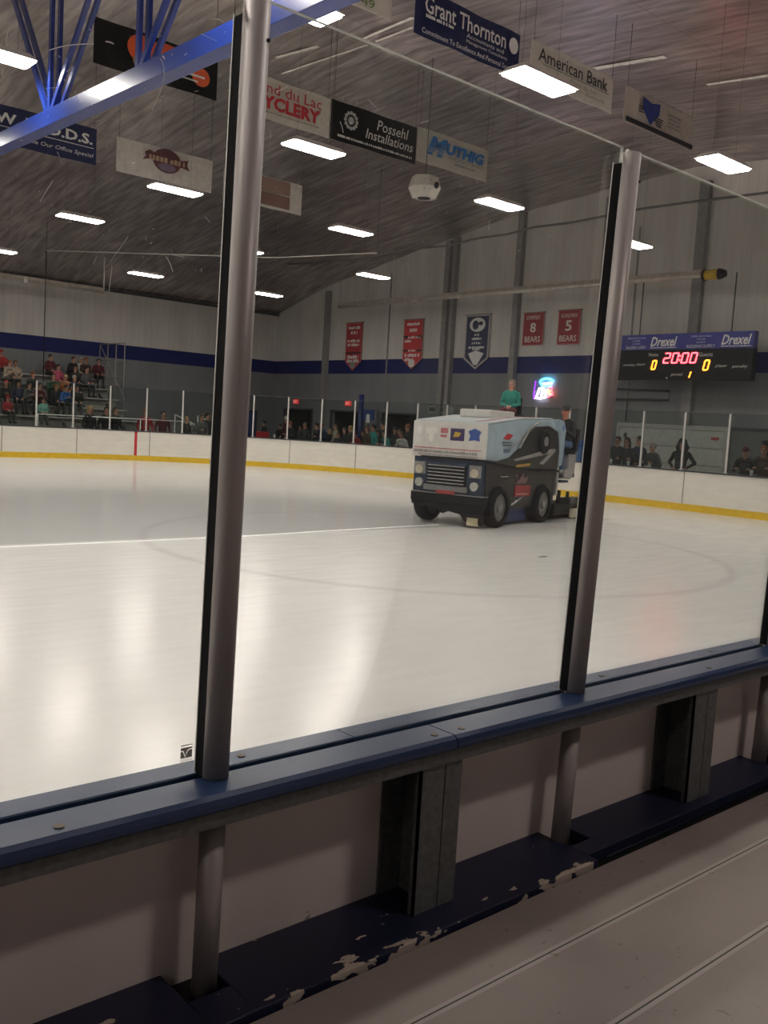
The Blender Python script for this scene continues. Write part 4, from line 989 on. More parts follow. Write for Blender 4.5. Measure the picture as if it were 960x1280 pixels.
# charcoal sweep over the side of the hopper
b = MB(); sw = [(-.25, 1.27), (.35, 1.36), (.75, 1.55), (1.05, 1.83), (1.45, 2.0), (2.05, 2.03), (2.5, 1.92), (2.64, 1.5), (2.60, 1.12), (.5, 1.14)]
b.prism(sw[::-1], -.03, .05, 1); b.build('side_sweep', CHA, zm, bevel=.02)
b = MB(); b.cyl((1.78, -.09, 1.68), (1.78, .0, 1.68), .24, n=24); b.build('round_housing', BLACK, zm, bevel=.03)
b = MB(); b.cyl((1.78, -.10, 1.70), (1.78, -.085, 1.70), .10, n=20); b.build('hub_cap', GREYP, zm)
b = MB(); b.prism([(.45, 1.33), (1.75, 1.50), (2.35, 1.56), (2.40, 1.50), (1.8, 1.22), (1.65, 1.25), (2.1, 1.45), (.5, 1.29)], -.045, -.028, 1); b.build('silver_swoosh', LITE, zm)
b = MB(); b.prism([(.55, 1.17), (1.15, 1.20), (1.2, 1.25), (.6, 1.22)], -.05, -.028, 1); b.build('amber_streak', mat('amber streak', (.5, .30, .05), .5), zm)
b = MB(); b.tube([(.70, -.015, 1.55), (1.10, -.02, 1.93), (1.5, -.02, 2.08)], .022, 8); b.tube([(.35, -.0, 1.50), (.9, -.03, 1.86), (1.2, -.03, 2.02)], .014, 8); b.build('bent_tube', LITE, zm)
b = MB(); b.prism([(.05, 1.72), (.22, 1.82), (.45, 1.80), (.30, 1.70)], .015, .03, 1); b.build('red_decal', INK_R, zm)
b = MB(); b.box(.0, .45, .015, .03, 1.64, 1.655); b.box(.05, .4, .015, .03, 1.59, 1.605); b.build('small_print', INK_K, zm)
b = MB(); b.box(.10, .35, .015, .03, 1.45, 1.53); b.build('grey_decal', mat('blue grey decal', (.1, .15, .22), .5), zm)
# black rub rail round the nose and side
b = MB(); b.tube([(-.66, MW - .25, 1.29), (-.66, .05, 1.29), (-.60, -.035, 1.28), (.6, -.055, 1.15), (1.5, -.055, 1.09), (2.62, -.05, 1.08)], .022, 8); b.build('rub_rail', BLACK, zm)
# chassis with wheel arches
def arch(cx, r, n=8): return [(cx + r * math.cos(PI * i / n), .36 + r * math.sin(PI * i / n)) for i in range(n + 1)]
b = MB(); low = [(-.50, .62), (-.46, .36)] + arch(0, .45)[::-1] + arch(2.0, .45)[::-1] + [(2.62, .36), (2.66, 1.14), (-.56, 1.30)]
b.prism(low[::-1], .04, .12, 1); b.prism(low[::-1], MW - .12, MW - .04, 1); b.box(-.48, 2.6, .12, MW - .12, .62, 1.28); b.box(.5, 1.5, .12, MW - .12, .32, .65)
b.build('chassis', mat('dark machine side', (.02, .02, .021), .4, .1, noise=.25, scale=3, spec=.3), zm, bevel=.012)
b = MB(); b.box(.72, 1.42, .025, .045, .58, .80); b.build('red_emblem', mat('crimson decal', (.32, .02, .03), .45), zm)
b = MB(); b.prism([(.8, .62), (1.3, .61), (1.3, .63), (.8, .645)][::-1], .018, .026, 1); b.build('emblem_script', mat('cream script', (.5, .40, .32), .5), zm)
b = MB(); b.prism([(.72, .84), (.90, .92), (1.05, 1.06), (1.12, .94), (1.30, .98), (1.20, .84)][::-1], .028, .04, 1); b.prism([(.70, 1.0), (.82, 1.03), (.80, .95)][::-1], .028, .04, 1); b.build('winged_decal', mat('dull red grey decal', (.20, .11, .12), .5), zm)
b = MB(); b.box(.0, .34, .0, .045, .98, 1.0); b.build('badge_strip', CHR, zm)
b = MB(); b.cyl((.6, .05, .40), (1.25, .05, .62), .025, n=8); b.build('strut', CHR, zm)
b = MB(); b.box(.45, 1.5, .14, .5, .06, .34); b.build('blue_tank', mat('dark blue tank', (.01, .03, .12), .5), zm)
# nose: grille, lamps, bumper
NZ = mat('dark blue nose paint', (.018, .035, .07), .35, .1, noise=.15)
b = MB(); b.box(-.60, -.46, .06, MW - .06, .60, 1.28); b.build('nose', NZ, zm, bevel=.02)
b = MB(); b.box(-.63, -.60, .42, 1.27, .78, 1.18); b.build('grille', BLACK, zm)
g = zm.children[-1]
b = MB()
for k in range(6): b.box(-.655, -.625, .44, 1.25, .80 + k * .066, .822 + k * .066)
b.build('grille_bar', CHR, g); b = MB(); b.box(-.66, -.62, .40, 1.29, 1.16, 1.2); b.build('grille_trim', NZ, g)
b = MB(); b.box(-.66, -.60, .36, 1.32, .66, .76); b.build('lower_grille', mat('dull silver bar', (.22, .22, .22), .4, .5), zm)
HL = mat('headlamp lens', (.55, .50, .38), .2, noise=.05); HL2 = mat('round lamp lens', (.42, .42, .38), .2, noise=.05)
for y in (.22, MW - .22):
    b = MB(); b.box(-.64, -.59, y - .13, y + .13, .95, 1.19); o = b.build('headlamp', mat('dull silver bezel', (.25, .25, .25), .35, .4), zm, bevel=.015)
    b = MB(); b.cyl((-.665, y, 1.04), (-.64, y, 1.04), .085, n=18); b.build('lens', HL, o)
    b = MB(); b.box(-.655, -.64, y - .11, y + .08, 1.12, 1.175); b.build('turn_lens', INK_G, o)
    b = MB(); b.cyl((-.655, y, .79), (-.60, y, .79), .085, n=18); b.build('fog_lamp', HL2, zm)
b = MB(); b.box(-.67, -.655, .62, 1.02, .60, .67); b.build('red_plate', mat('red plate', (.42, .05, .05), .5), zm)
b = MB(); b.box(-.66, -.42, .02, MW - .06, .43, .60); b.prism([(.03, .43), (MW - .06, .43), (MW - .06, .36), (1.15, .33), (1.0, .30), (.9, .22), (.78, .28), (.5, .24), (.42, .12), (.03, .06)], -.62, -.52, 0); b.build('bumper', BLACK, zm, bevel=.012)
b = MB(); b.box(-.67, -.42, .015, MW - .055, .60, .615); b.build('bumper_trim', mat('grey bumper edge', (.25, .24, .23), .4), zm)
b = MB(); b.box(-.62, -.56, .10, .34, .05, .20); b.build('edge_brush', mat('cream brush block', (.62, .56, .38), .6), zm)
# logos on the front panel
def zt(s, y, z, w, h, m, **k): return text('lettering', s, w, h, m, zm, (-.636, y, z), YM, ZD, **k)
b = MB()
for cu, cv, ru, rv in ((-1.49, 1.80, .06, .08), (-1.22, 1.80, .13, .07), (-1.22, 1.66, .05, .09)): poly_plate(b, (-.636, 0, 0), YM, ZD, ring_pts(cu, cv, ru, rv), 0, .004)
b.build('white_crest', INK_W, zm)
b = MB(); plate(b, (-.636, 0, 0), YM, ZD, -1.02, -.86, 1.76, 1.86, 0, .003); plate(b, (-.636, 0, 0), YM, ZD, -1.02, -.88, 1.68, 1.73, 0, .003); b.build('red_decal', mat('faded red decal', (.45, .14, .15), .5), zm)
b = MB(); plate(b, (-.636, 0, 0), YM, ZD, -.80, -.50, 1.63, 1.86, 0, .004); b.build('purple_square', mat('deep purple ink', (.03, .012, .10), .5), zm)
b = MB(); poly_plate(b, (-.636, 0, 0), YM, ZD, [(-.74, 1.70), (-.62, 1.70), (-.56, 1.78), (-.70, 1.80)], .004, .007); b.build('yellow_mark', mat('mustard ink', (.5, .33, .03), .5), zm)
b = MB(); poly_plate(b, (-.636, 0, 0), YM, ZD, [(-.42, 1.82), (-.28, 1.88), (-.14, 1.82), (-.18, 1.74), (-.16, 1.64), (-.28, 1.66), (-.40, 1.64), (-.37, 1.74)][::-1], 0, .004); b.build('blue_crest', mat('royal ink', (.03, .08, .3), .5), zm)
b = MB(); plate(b, (-.636, 0, 0), YM, ZD, -1.60, -.12, 1.455, 1.475, 0, .003); b.build('red_rule', mat('faded red decal', (.4, .1, .1), .5), zm)
b = MB(); dashes(b, (-.636, 0, 0), YM, ZD, -1.6, -.2, 1.40, .05, gap=.2); dashes(b, (-.636, 0, 0), YM, ZD, -1.5, -.2, 1.34, .02); b.build('small_print', INK_G, zm)
# wheels
TY = mat('black tyre', (.006, .006, .007), .8, noise=.15, spec=.2)
for wx in (0, 2.0):
    for wy, sgn in ((.0, -1), (MW, 1)):
        y0, y1 = (wy - .05, wy + .22) if sgn < 0 else (wy - .22, wy + .05)
        b = MB(); yo = y0 if sgn < 0 else y1
        M = Matrix.Identity(4); prof3 = [(.27, 0), (.36, .0), (.39, .05), (.39, .22), (.36, .27), (.27, .27)]
        n = 28; vs = [(wx + r * math.cos(2 * PI * i / n), y0 + a, .39 + r * math.sin(2 * PI * i / n)) for r, a in prof3 for i in range(n)]
        b.add(vs, [(k * n + i, k * n + (i + 1) % n, (k + 1) * n + (i + 1) % n, (k + 1) * n + i) for k in range(5) for i in range(n)], 0, True)
        w_ = b.build('wheel', TY, zm)
        b = MB(); b.cyl((wx, y0 + .04, .39), (wx, y1 - .04, .39), .27, n=24); b.build('rim', mat('grey wheel rim', (.16, .16, .155), .4, .3), w_)
        b = MB(); yy = y0 + .04 if sgn < 0 else y1 - .04
        b.cyl((wx, yy, .39), (wx, yy + sgn * .05, .39), .10, .07, n=16); [b.cyl((wx + .18 * math.cos(a), yy, .39 + .18 * math.sin(a)), (wx + .18 * math.cos(a), yy + sgn * .015, .39 + .18 * math.sin(a)), .02, n=8) for a in [k * PI / 4 for k in range(8)]]
        b.build('wheel_hub', GREYP, w_)
b = MB(); b.cyl((0, .1, .39), (0, MW - .1, .39), .05, n=10); b.cyl((2, .1, .39), (2, MW - .1, .39), .05, n=10); b.build('axle', DARK, zm)
# rear: deck, console, seats, steps, steering wheel
b = MB(); b.box(2.60, 3.75, .05, MW - .05, .92, 1.02); b.prism([(2.62, 1.02), (2.95, 1.02), (2.75, 1.9), (2.66, 1.95)][::-1], .3, MW - .05, 1); b.build('driver_deck', DARK, zm, bevel=.01)
b = MB(); b.prism([(2.66, 1.15), (2.86, 1.2), (2.92, 1.72), (2.96, 1.95), (2.82, 2.16), (2.60, 2.18)][::-1], -.02, .42, 1); b.build('console', mat('pale blue console', (.30, .38, .44), .4), zm, bevel=.03)
b = MB(); b.box(2.74, 2.8, -.026, -.02, 1.95, 2.06); b.build('console_decal', INK_B, zm)
b = MB(); b.tube([(3.0 + .17 * math.cos(a) * .5, .22 + .19 * math.sin(a), 1.93 + .17 * math.cos(a) * .8) for a in [2 * PI * i / 16 for i in range(17)]], .014, 8); b.cyl((2.85, .22, 1.80), (3.0, .22, 1.93), .018, n=8); b.build('steering_wheel', BLACK, zm)
b = MB(); b.prism([(3.05, .95), (3.42, .88), (3.62, 1.05), (3.66, 1.44), (3.28, 1.44), (3.24, 1.12), (3.05, 1.08)][::-1], .0, .48, 1); b.build('seat_fairing', LITE, zm, bevel=.02)
b = MB(); b.box(3.22, 3.68, .02, .48, 1.44, 1.52); b.prism([(3.64, 1.48), (3.78, 1.5), (3.86, 2.0), (3.78, 2.02)][::-1], .02, .48, 1); b.build('driver_seat', BLACK, zm, bevel=.03)
b = MB(); b.box(2.85, 3.22, -.03, .45, .82, .87); b.build('footrest', NAVY, zm); b = MB(); b.box(2.66, 2.74, .0, .1, .55, 1.9); b.build('side_bracket', LITE, zm)
b = MB(); b.box(2.2, 2.62, .85, 1.35, 2.17, 2.24); b.prism([(2.56, 2.2), (2.64, 2.2), (2.66, 2.60), (2.58, 2.62)][::-1], .93, 1.30, 1); b.build('passenger_seat', BLACK, zm, bevel=.03)
# conditioner sled
b = MB(); b.box(2.75, 4.15, .05, MW - .05, .10, .34); b.box(2.5, 3.0, .3, MW - .3, .34, .9); b.cyl((3.4, .25, .34), (3.4, .25, .62), .05, n=10); b.cyl((3.4, MW - .25, .34), (3.4, MW - .25, .62), .05, n=10); b.build('conditioner', BLACK, zm, bevel=.01)
b = MB(); b.box(3.55, 4.25, -.04, .02, .02, .22); b.box(3.55, 4.2, -.045, -.04, .13, .14); b.build('end_runner', mat('cream runner board', (.55, .50, .38), .5), zm)
b = MB(); b.box(3.5, 4.2, .0, .25, .34, .46); b.cyl((3.6, .12, .46), (3.6, .12, .6), .04, n=8); b.build('lift_arm', DARK, zm)
b = MB(); b.box(4.15, 4.2, .05, MW - .05, .0, .16); b.build('towel', mat('wet towel', (.12, .12, .12), .9), zm)
# wet-track edge
b = MB(); pe = [(2.0, 12.22), (4.3, 12.18), (6.2, 12.2), (8.0, 12.26), (9.7, 12.46), (11.5, 12.62), (12.7, 12.70)]
for (x0, y0), (x1, y1) in zip(pe, pe[1:]): b.add([(x0, y0 - .03, .001), (x1, y1 - .03, .001), (x1, y1 + .03, .001), (x0, y0 + .03, .001), (x0, y0, .012), (x1, y1, .012)], [(0, 1, 5, 4), (2, 3, 4, 5), (0, 4, 3), (1, 2, 5), (0, 3, 2, 1)])
tag(b.build('snow_ridge', mat('scraped snow', (.85, .85, .84), .7)), 'thin white ridge of scraped snow trailing ahead of the resurfacer', 'snow', kind='stuff')
b = MB()
for x, y, l in ((11.2, 8.95, .09), (11.26, 8.93, .05)): b.ell((x, y, .004), (l, .012, .004))
b.build('debris_chip', BLACK); tag(bpy.data.objects['debris_chip'], 'small dark scrap lying on the ice between the near posts', 'debris')

# ================================================================== PEOPLE
SK = 0; TOP = 1; LEG = 2; SHO = 3; EYE = 4; LIP = 5
def build_body(prims, voxel, name):
    """one continuous figure: tapered capsules (a,b,ra,rb,mat) fused by a voxel remesh"""
    b = MB()
    for p in prims:
        if p[0] == 'e': b.ell(p[1], p[2], 0, 14, 9)
        else:
            _, a, c, ra, rb, mi = p; a = Vector(a); c = Vector(c)
            b.cyl(a, c, ra, rb, 12); b.ell(a, (ra,) * 3, 0, 12, 8); b.ell(c, (rb,) * 3, 0, 12, 8)
    me = b.mesh(name, WHITE, fix=False); o = bpy.data.objects.new('t', me); C.objects.link(o)
    r = o.modifiers.new('r', 'REMESH'); r.mode = 'VOXEL'; r.voxel_size = voxel
    s = o.modifiers.new('s', 'SMOOTH'); s.factor = .5; s.iterations = 2
    dg = bpy.context.evaluated_depsgraph_get(); out = bpy.data.meshes.new_from_object(o.evaluated_get(dg)); bpy.data.objects.remove(o)
    n = len(out.polygons); ce = np.empty(n * 3); out.polygons.foreach_get('center', ce); ce = ce.reshape(-1, 3)
    best = np.full(n, 9.0); idx = np.zeros(n, int)
    for p in prims:
        if p[0] == 'e':
            c = np.array(p[1]); rr_ = np.array(p[2]); q = (ce - c) / rr_; d = (np.sqrt((q ** 2).sum(1)) - 1) * rr_.min(); mi = p[3]
        else:
            _, a, c, ra, rb, mi = p; a = np.array(a); c = np.array(c); ab = c - a; t = np.clip(((ce - a) @ ab) / max(ab @ ab, 1e-9), 0, 1)
            d = np.sqrt(((ce - a - t[:, None] * ab) ** 2).sum(1)) - (ra + (rb - ra) * t)
        if mi in (EYE, LIP): d = d - voxel * .6
        w = d < best; best[w] = d[w]; idx[w] = mi
    out.materials.clear()
    for k in range(6): out.materials.append(WHITE)
    out.polygons.foreach_set('material_index', idx.astype(np.int32)); out.polygons.foreach_set('use_smooth', [True] * n); out.update(); out.name = name
    return out
def hand(P, elbow, wrist, side, curl=.6, dirv=None, sc_=1.0):
    w = Vector(wrist); d = (Vector(dirv) if dirv else (w - Vector(elbow))).normalized()
    up = Vector((0, 0, 1)) if abs(d.z) < .8 else Vector((1, 0, 0)); lat = d.cross(up).normalized(); nrm = lat.cross(d).normalized()
    P.append(('c', tuple(w), tuple(w + d * .07), .030, .036, SK))
    for i, (o, l) in enumerate(((-.030, .070), (-.010, .080), (.011, .075), (.030, .058))):
        a = w + d * .085 + lat * o; m = a + d * l * .5 - nrm * l * .2 * curl; e = m + d * l * .45 * (1 - curl * .6) - nrm * l * .45 * curl
        P.append(('c', tuple(w + d * .05 + lat * o * .8), tuple(a), .011, .010, SK)); P.append(('c', tuple(a), tuple(m), .0095, .009, SK)); P.append(('c', tuple(m), tuple(e), .009, .008, SK))
    a = w + d * .03 - lat * .03 * side; m = a + d * .035 - lat * .03 * side; e = m + d * .03 - nrm * .01
    P.append(('c', tuple(a), tuple(m), .012, .011, SK)); P.append(('c', tuple(m), tuple(e), .011, .009, SK))
def human(pose):
    """facing +x, feet or seat at the origin's z=0; returns primitives and head centre"""
    P = []; g = pose; lean = g.get('lean', 0.0); hz = g['hip']; V3 = Vector
    hip = V3((0, 0, hz)); ch = hip + V3((lean * .30, 0, .30)); nk = hip + V3((lean * .5, 0, .50)); hd = nk + V3((.02 + lean * .06 + g.get('hx', 0), g.get('hy', 0), .175))
    P.append(('e', tuple(hip + V3((0, 0, .02))), (.125, .165, .13), LEG)); P.append(('e', tuple((hip + ch) / 2), (.125, .155, .22), TOP)); P.append(('e', tuple(ch + V3((0, 0, .03))), (.13, .185, .20), TOP))
    P.append(('c', tuple(nk + V3((0, -.10, -.03))), tuple(nk + V3((0, .10, -.03))), .065, .065, TOP)); P.append(('c', tuple(nk + V3((0, 0, -.02))), tuple(hd + V3((-.015, 0, -.05))), .056, .052, SK))
    P.append(('e', tuple(hd + V3((-.005, 0, .025))), (.092, .077, .095), SK)); P.append(('e', tuple(hd + V3((.022, 0, -.045))), (.066, .060, .068), SK))
    P.append(('c', tuple(hd + V3((.085, 0, .015))), tuple(hd + V3((.103, 0, -.025))), .010, .014, SK)); P.append(('c', tuple(hd + V3((.068, 0, -.098))), tuple(hd + V3((.06, 0, -.09))), .022, .022, SK))
    for s in (-1, 1):
        P.append(('e', tuple(hd + V3((-.005, s * .078, .0))), (.018, .010, .030), SK)); P.append(('e', tuple(hd + V3((.079, s * .031, .012))), (.012, .014, .010), EYE)); P.append(('c', tuple(hd + V3((.084, s * .015, .030))), tuple(hd + V3((.078, s * .046, .030))), .008, .007, SK))
    P.append(('c', tuple(hd + V3((.085, -.022, -.060))), tuple(hd + V3((.085, .022, -.060))), .008, .008, LIP))
    for s, el, wr in ((-1, g['elR'], g['haR']), (1, g['elL'], g['haL'])):
        sh = nk + V3((0, s * .185, -.07)); el = V3(el); wr = V3(wr)
        P.append(('c', tuple(sh), tuple(el), .062, .047, TOP)); P.append(('c', tuple(el), tuple(wr), .046, .032, TOP)); hand(P, el, wr, s, g.get('curl', .6), g.get('hd'))
    for s, kn, an in ((-1, g['knR'], g['anR']), (1, g['knL'], g['anL'])):
        kn = V3(kn); an = V3(an); P.append(('c', (hip.x, s * .09, hip.z - .02), tuple(kn), .090, .060, LEG)); P.append(('c', tuple(kn), tuple(an), .060, .042, LEG))
        P.append(('c', tuple(an + V3((-.03, 0, -.04))), tuple(an + V3((.16, s * .02, -.05))), .045, .036, SHO))
    return P, hd
POSES = dict(
 stand=dict(hip=.93, lean=.03, elR=(-.02, -.26, 1.13), haR=(.12, -.25, .92), elL=(-.02, .26, 1.13), haL=(.12, .25, .92), knR=(.03, -.1, .5), anR=(0, -.11, .09), knL=(.03, .1, .5), anL=(-.02, .11, .09)),
 lean=dict(hip=.90, lean=.45, elR=(.18, -.27, 1.08), haR=(.40, -.17, 1.13), elL=(.18, .27, 1.08), haL=(.40, .17, 1.13), knR=(.0, -.1, .48), anR=(-.05, -.11, .09), knL=(.03, .1, .48), anL=(-.02, .11, .09)),
 cup=dict(hip=.93, lean=.05, elR=(.02, -.26, 1.12), haR=(.30, -.10, 1.16), elL=(-.02, .26, 1.13), haL=(.2, .16, 1.02), knR=(.03, -.1, .5), anR=(0, -.11, .09), knL=(.03, .1, .5), anL=(-.02, .11, .09)),
 akimbo=dict(hip=.93, lean=-.02, elR=(-.08, -.33, 1.12), haR=(.10, -.17, .98), elL=(-.08, .35, 1.12), haL=(.08, .18, .98), knR=(.03, -.1, .5), anR=(0, -.14, .09), knL=(.03, .1, .5), anL=(-.02, .14, .09)),
 sit=dict(hip=.10, lean=.12, elR=(.06, -.25, .30), haR=(.30, -.12, .22), elL=(.06, .25, .30), haL=(.30, .12, .22), knR=(.42, -.12, .12), anR=(.44, -.12, -.31), knL=(.42, .12, .12), anL=(.42, .12, -.31)),
 hunch=dict(hip=.10, lean=.55, elR=(.30, -.22, .24), haR=(.48, -.06, .36), elL=(.30, .22, .24), haL=(.48, .06, .36), knR=(.42, -.16, .12), anR=(.40, -.14, -.31), knL=(.42, .16, .12), anL=(.44, .14, -.31)))
BODY = {}; HEADC = {}
for nm, g in POSES.items():
    P, hd = human(g); BODY[nm] = build_body(P, .016, 'person_' + nm); HEADC[nm] = hd
HAIRM = {}
def hair_mesh(kind):
    if kind in HAIRM: return HAIRM[kind]
    prims = []
    if kind in ('short', 'long', 'pony'): prims.append(('e', (-.024, 0, .044), (.105, .094, .100), 0))
    if kind == 'long':
        prims += [('c', (-.07, -.05, .0), (-.06, -.075, -.19), .045, .035, 0), ('c', (-.07, .05, .0), (-.06, .075, -.19), .045, .035, 0), ('c', (-.09, 0, 0), (-.09, 0, -.2), .06, .05, 0)]
    if kind == 'pony': prims += [('c', (-.10, 0, .05), (-.16, 0, -.12), .035, .02, 0)]
    if kind == 'beanie': prims += [('e', (-.012, 0, .055), (.105, .093, .10), 0), ('c', (-.07, 0, .03), (-.075, 0, -.03), .06, .055, 0)]
    if kind == 'cap': prims += [('e', (-.012, 0, .055), (.104, .090, .088), 0), ('c', (.08, -.03, .055), (.155, -.02, .04), .022, .012, 0), ('c', (.08, .03, .055), (.155, .02, .04), .022, .012, 0), ('c', (.08, 0, .06), (.17, 0, .042), .022, .012, 0)]
    if kind == 'hood': prims += [('e', (-.03, 0, .035), (.118, .125, .150), 0), ('c', (-.05, -.09, -.08), (-.05, .09, -.08), .09, .09, 0), ('c', (-.02, -.10, -.02), (-.03, -.10, -.13), .05, .06, 0), ('c', (-.02, .10, -.02), (-.03, .10, -.13), .05, .06, 0)]
    HAIRM[kind] = build_body(prims, .013, 'hair_' + kind); return HAIRM[kind]
def cmat(c, r=.75): return mat('cloth %.3f %.3f %.3f' % c, c, r, noise=.08, scale=14)
COLS = dict(black=(.010, .010, .012), navy=(.012, .018, .05), grey=(.07, .07, .072), red=(.28, .015, .02), teal=(.02, .22, .20), cream=(.33, .27, .20), orange=(.35, .12, .03), blue=(.03, .10, .30), brown=(.06, .035, .02), white=(.45, .43, .40), maroon=(.09, .012, .02), pink=(.40, .06, .12), dark=(.02, .02, .022), mint=(.16, .36, .30), green=(.03, .08, .04))
SKINM = mat('skin', (.46, .24, .16), .6, noise=.03); EYEM = mat('eye dark', (.03, .02, .02), .3, noise=0); LIPM = mat('lip', (.35, .10, .08), .5, noise=0)
HC = dict(black=(.012, .010, .010), brown=(.05, .028, .016), blond=(.34, .22, .10), auburn=(.20, .06, .02), grey=(.30, .28, .26), red=(.35, .02, .02), white=(.55, .53, .5), dark=(.02, .018, .018))
def person(pose, loc, rz, top, leg, hair, hcol, label, s=1.0, group=None):
    o = bpy.data.objects.new('person', BODY[pose]); C.objects.link(o); o.location = loc; o.rotation_euler = (0, 0, rz); o.scale = (s, s, s)
    for k, m in enumerate((SKINM, cmat(COLS[top]), cmat(COLS[leg]), BLACK, EYEM, LIPM)):
        o.material_slots[k].link = 'OBJECT'; o.material_slots[k].material = m
    tag(o, label, 'person', group)
    hm = hair_mesh(hair); h = bpy.data.objects.new('hair' if hair in ('short', 'long', 'pony') else ('hood' if hair == 'hood' else 'hat'), hm); C.objects.link(h); h.parent = o; h.location = HEADC[pose]
    for k in range(6): h.material_slots[k].link = 'OBJECT'; h.material_slots[k].material = cmat(HC[hcol] if hcol in HC else COLS[hcol], .8)
    return o
def cup(p, label):
    t = thing('paper_cup', label, 'cup', p); b = MB(); b.cyl((0, 0, 0), (0, 0, .13), .034, .045, 16); b.build('cup_wall', WHITE, t); b = MB(); b.cyl((0, 0, .13), (0, 0, .145), .047, .044, 16); b.build('lid', INK_G if 'grey' in label else WHITE, t)
FL = -.035
HT_ = {'stand': 1.725, 'lean': 1.66, 'cup': 1.73, 'akimbo': 1.72}
# crowd standing behind the end boards: head-top pixel, depth plane, pose...
cr = [
 (772, 546, 24.6, 'stand', 'black', 'short', 'brown', 'person in a black jacket half hidden by the second near post, at the white door'),
 (787, 549, 24.4, 'lean', 'dark', 'long', 'brown', 'brown-haired person in dark clothes leaning by the left of the white door'),
 (800, 545, 24.5, 'cup', 'navy', 'short', 'dark', 'heavier person in a dark navy jacket, right of the brown-haired leaning person'),
 (823, 556, 24.5, 'lean', 'grey', 'short', 'grey', 'grey-haired person in a grey jacket in front of the white door'),
 (852, 550, 24.6, 'akimbo', 'black', 'hood', 'black', 'person in a bulky black coat with a raised hood and hand on hip'),
 (934, 561, 24.4, 'lean', 'black', 'cap', 'maroon', 'person in black with a dark red cap near the right edge'),
 (957, 559, 24.7, 'lean', 'brown', 'short', 'auburn', 'person cut by the right edge of the photo behind the end boards'),
 (329, 526, 24.9, 'stand', 'dark', 'short', 'dark', 'dark-clad person behind the red box, right of the leftmost near post'),
 (357, 520, 24.6, 'stand', 'maroon', 'beanie', 'white', 'person in a maroon jacket and white knit hat among the far crowd'),
 (368, 528, 24.3, 'lean', 'black', 'short', 'auburn', 'auburn-haired person leaning beside the one in the white hat'),
 (380, 528, 24.5, 'stand', 'dark', 'short', 'brown', 'brown-haired person third from the white hat in the far crowd'),
 (395, 529, 24.8, 'stand', 'black', 'short', 'black', 'black-haired person just right of a far glass post'),
 (405, 530, 24.4, 'lean', 'navy', 'short', 'auburn', 'person in a navy jacket leaning under the left exit sign corridor'),
 (419, 530, 24.5, 'stand', 'cream', 'long', 'brown', 'long-haired person in a cream top behind the curved boards'),
 (430, 534, 24.8, 'stand', 'black', 'short', 'dark', 'short dark-haired person behind the curved boards in black'),
 (437, 532, 24.3, 'cup', 'dark', 'long', 'blond', 'blond long-haired person in dark clothes by the second exit sign'),
 (447, 541, 24.4, 'lean', 'red', 'short', 'brown', 'person in a bright red top low against the end boards'),
 (458, 533, 24.7, 'stand', 'brown', 'short', 'auburn', 'auburn-haired person in brown left of the teal jackets'),
 (466, 531, 24.4, 'stand', 'teal', 'short', 'black', 'person in a bright teal jacket and black hair, left one of the two in teal'),
 (478, 524, 24.6, 'akimbo', 'black', 'long', 'black', 'tall person in black with long black hair between the two teal jackets'),
 (486, 540, 24.3, 'lean', 'teal', 'short', 'brown', 'person in teal leaning lower, right one of the two in teal'),
 (499, 536, 24.6, 'stand', 'maroon', 'short', 'brown', 'person in maroon next to the white glass post left of the resurfacer'),
 (509, 530, 24.7, 'stand', 'dark', 'short', 'auburn', 'person in dark clothes just left of the resurfacer front'),
]
cr += [
 (362, 533, 26.0, 'stand', 'black', 'short', 'brown', 'dark-clad person low behind the white hat'),
 (374, 532, 26.2, 'stand', 'grey', 'long', 'brown', 'long-haired person in grey two heads right of the white hat'),
 (386, 534, 24.3, 'lean', 'black', 'short', 'auburn', 'person in black leaning just left of the glass post under the left exit sign'),
 (411, 536, 25.6, 'stand', 'black', 'long', 'blond', 'blond person in black near the middle of the far crowd'),
 (425, 541, 24.2, 'lean', 'dark', 'short', 'brown', 'child in dark clothes low against the curved boards'),
 (442, 536, 25.9, 'stand', 'navy', 'short', 'dark', 'person in navy behind the blond long-haired one'),
 (453, 538, 26.0, 'stand', 'black', 'long', 'brown', 'long-haired person in black left of the auburn-haired one in brown'),
 (472, 538, 25.4, 'stand', 'black', 'short', 'brown', 'brown-haired person in black between the teal jackets, shorter one'),
 (493, 534, 26.2, 'stand', 'black', 'beanie', 'dark', 'person in a dark knit hat left of the one in maroon'),
 (505, 541, 24.5, 'lean', 'white', 'short', 'brown', 'person in a white top low beside the resurfacer front'),
 (349, 530, 25.8, 'stand', 'black', 'short', 'dark', 'person in black just left of the white knit hat'),
]
for x, y, xp, pose, top, hair, hcol, lab in cr:
    xp += (0, .75, 1.5, .35, 1.1)[int(x) % 5] if x < 600 else (0, .7)[(x // 13) % 2]
    p = at(x, y, 0, xp); s = max(.72, min(1.15, (p.z - FL) / HT_[pose]))
    d = Vector((0, 0, 0)) - Vector((p.x, p.y, 0)); rz = math.atan2(d.y - (-8), d.x) if x > 600 else PI + .35
    hx = math.cos(rz) * .22; person(pose, (p.x - math.cos(rz) * .12, p.y - math.sin(rz) * .12, FL), PI + (.25 if len(lab) % 2 else -.2), top, 'dark', hair, hcol, lab, s)
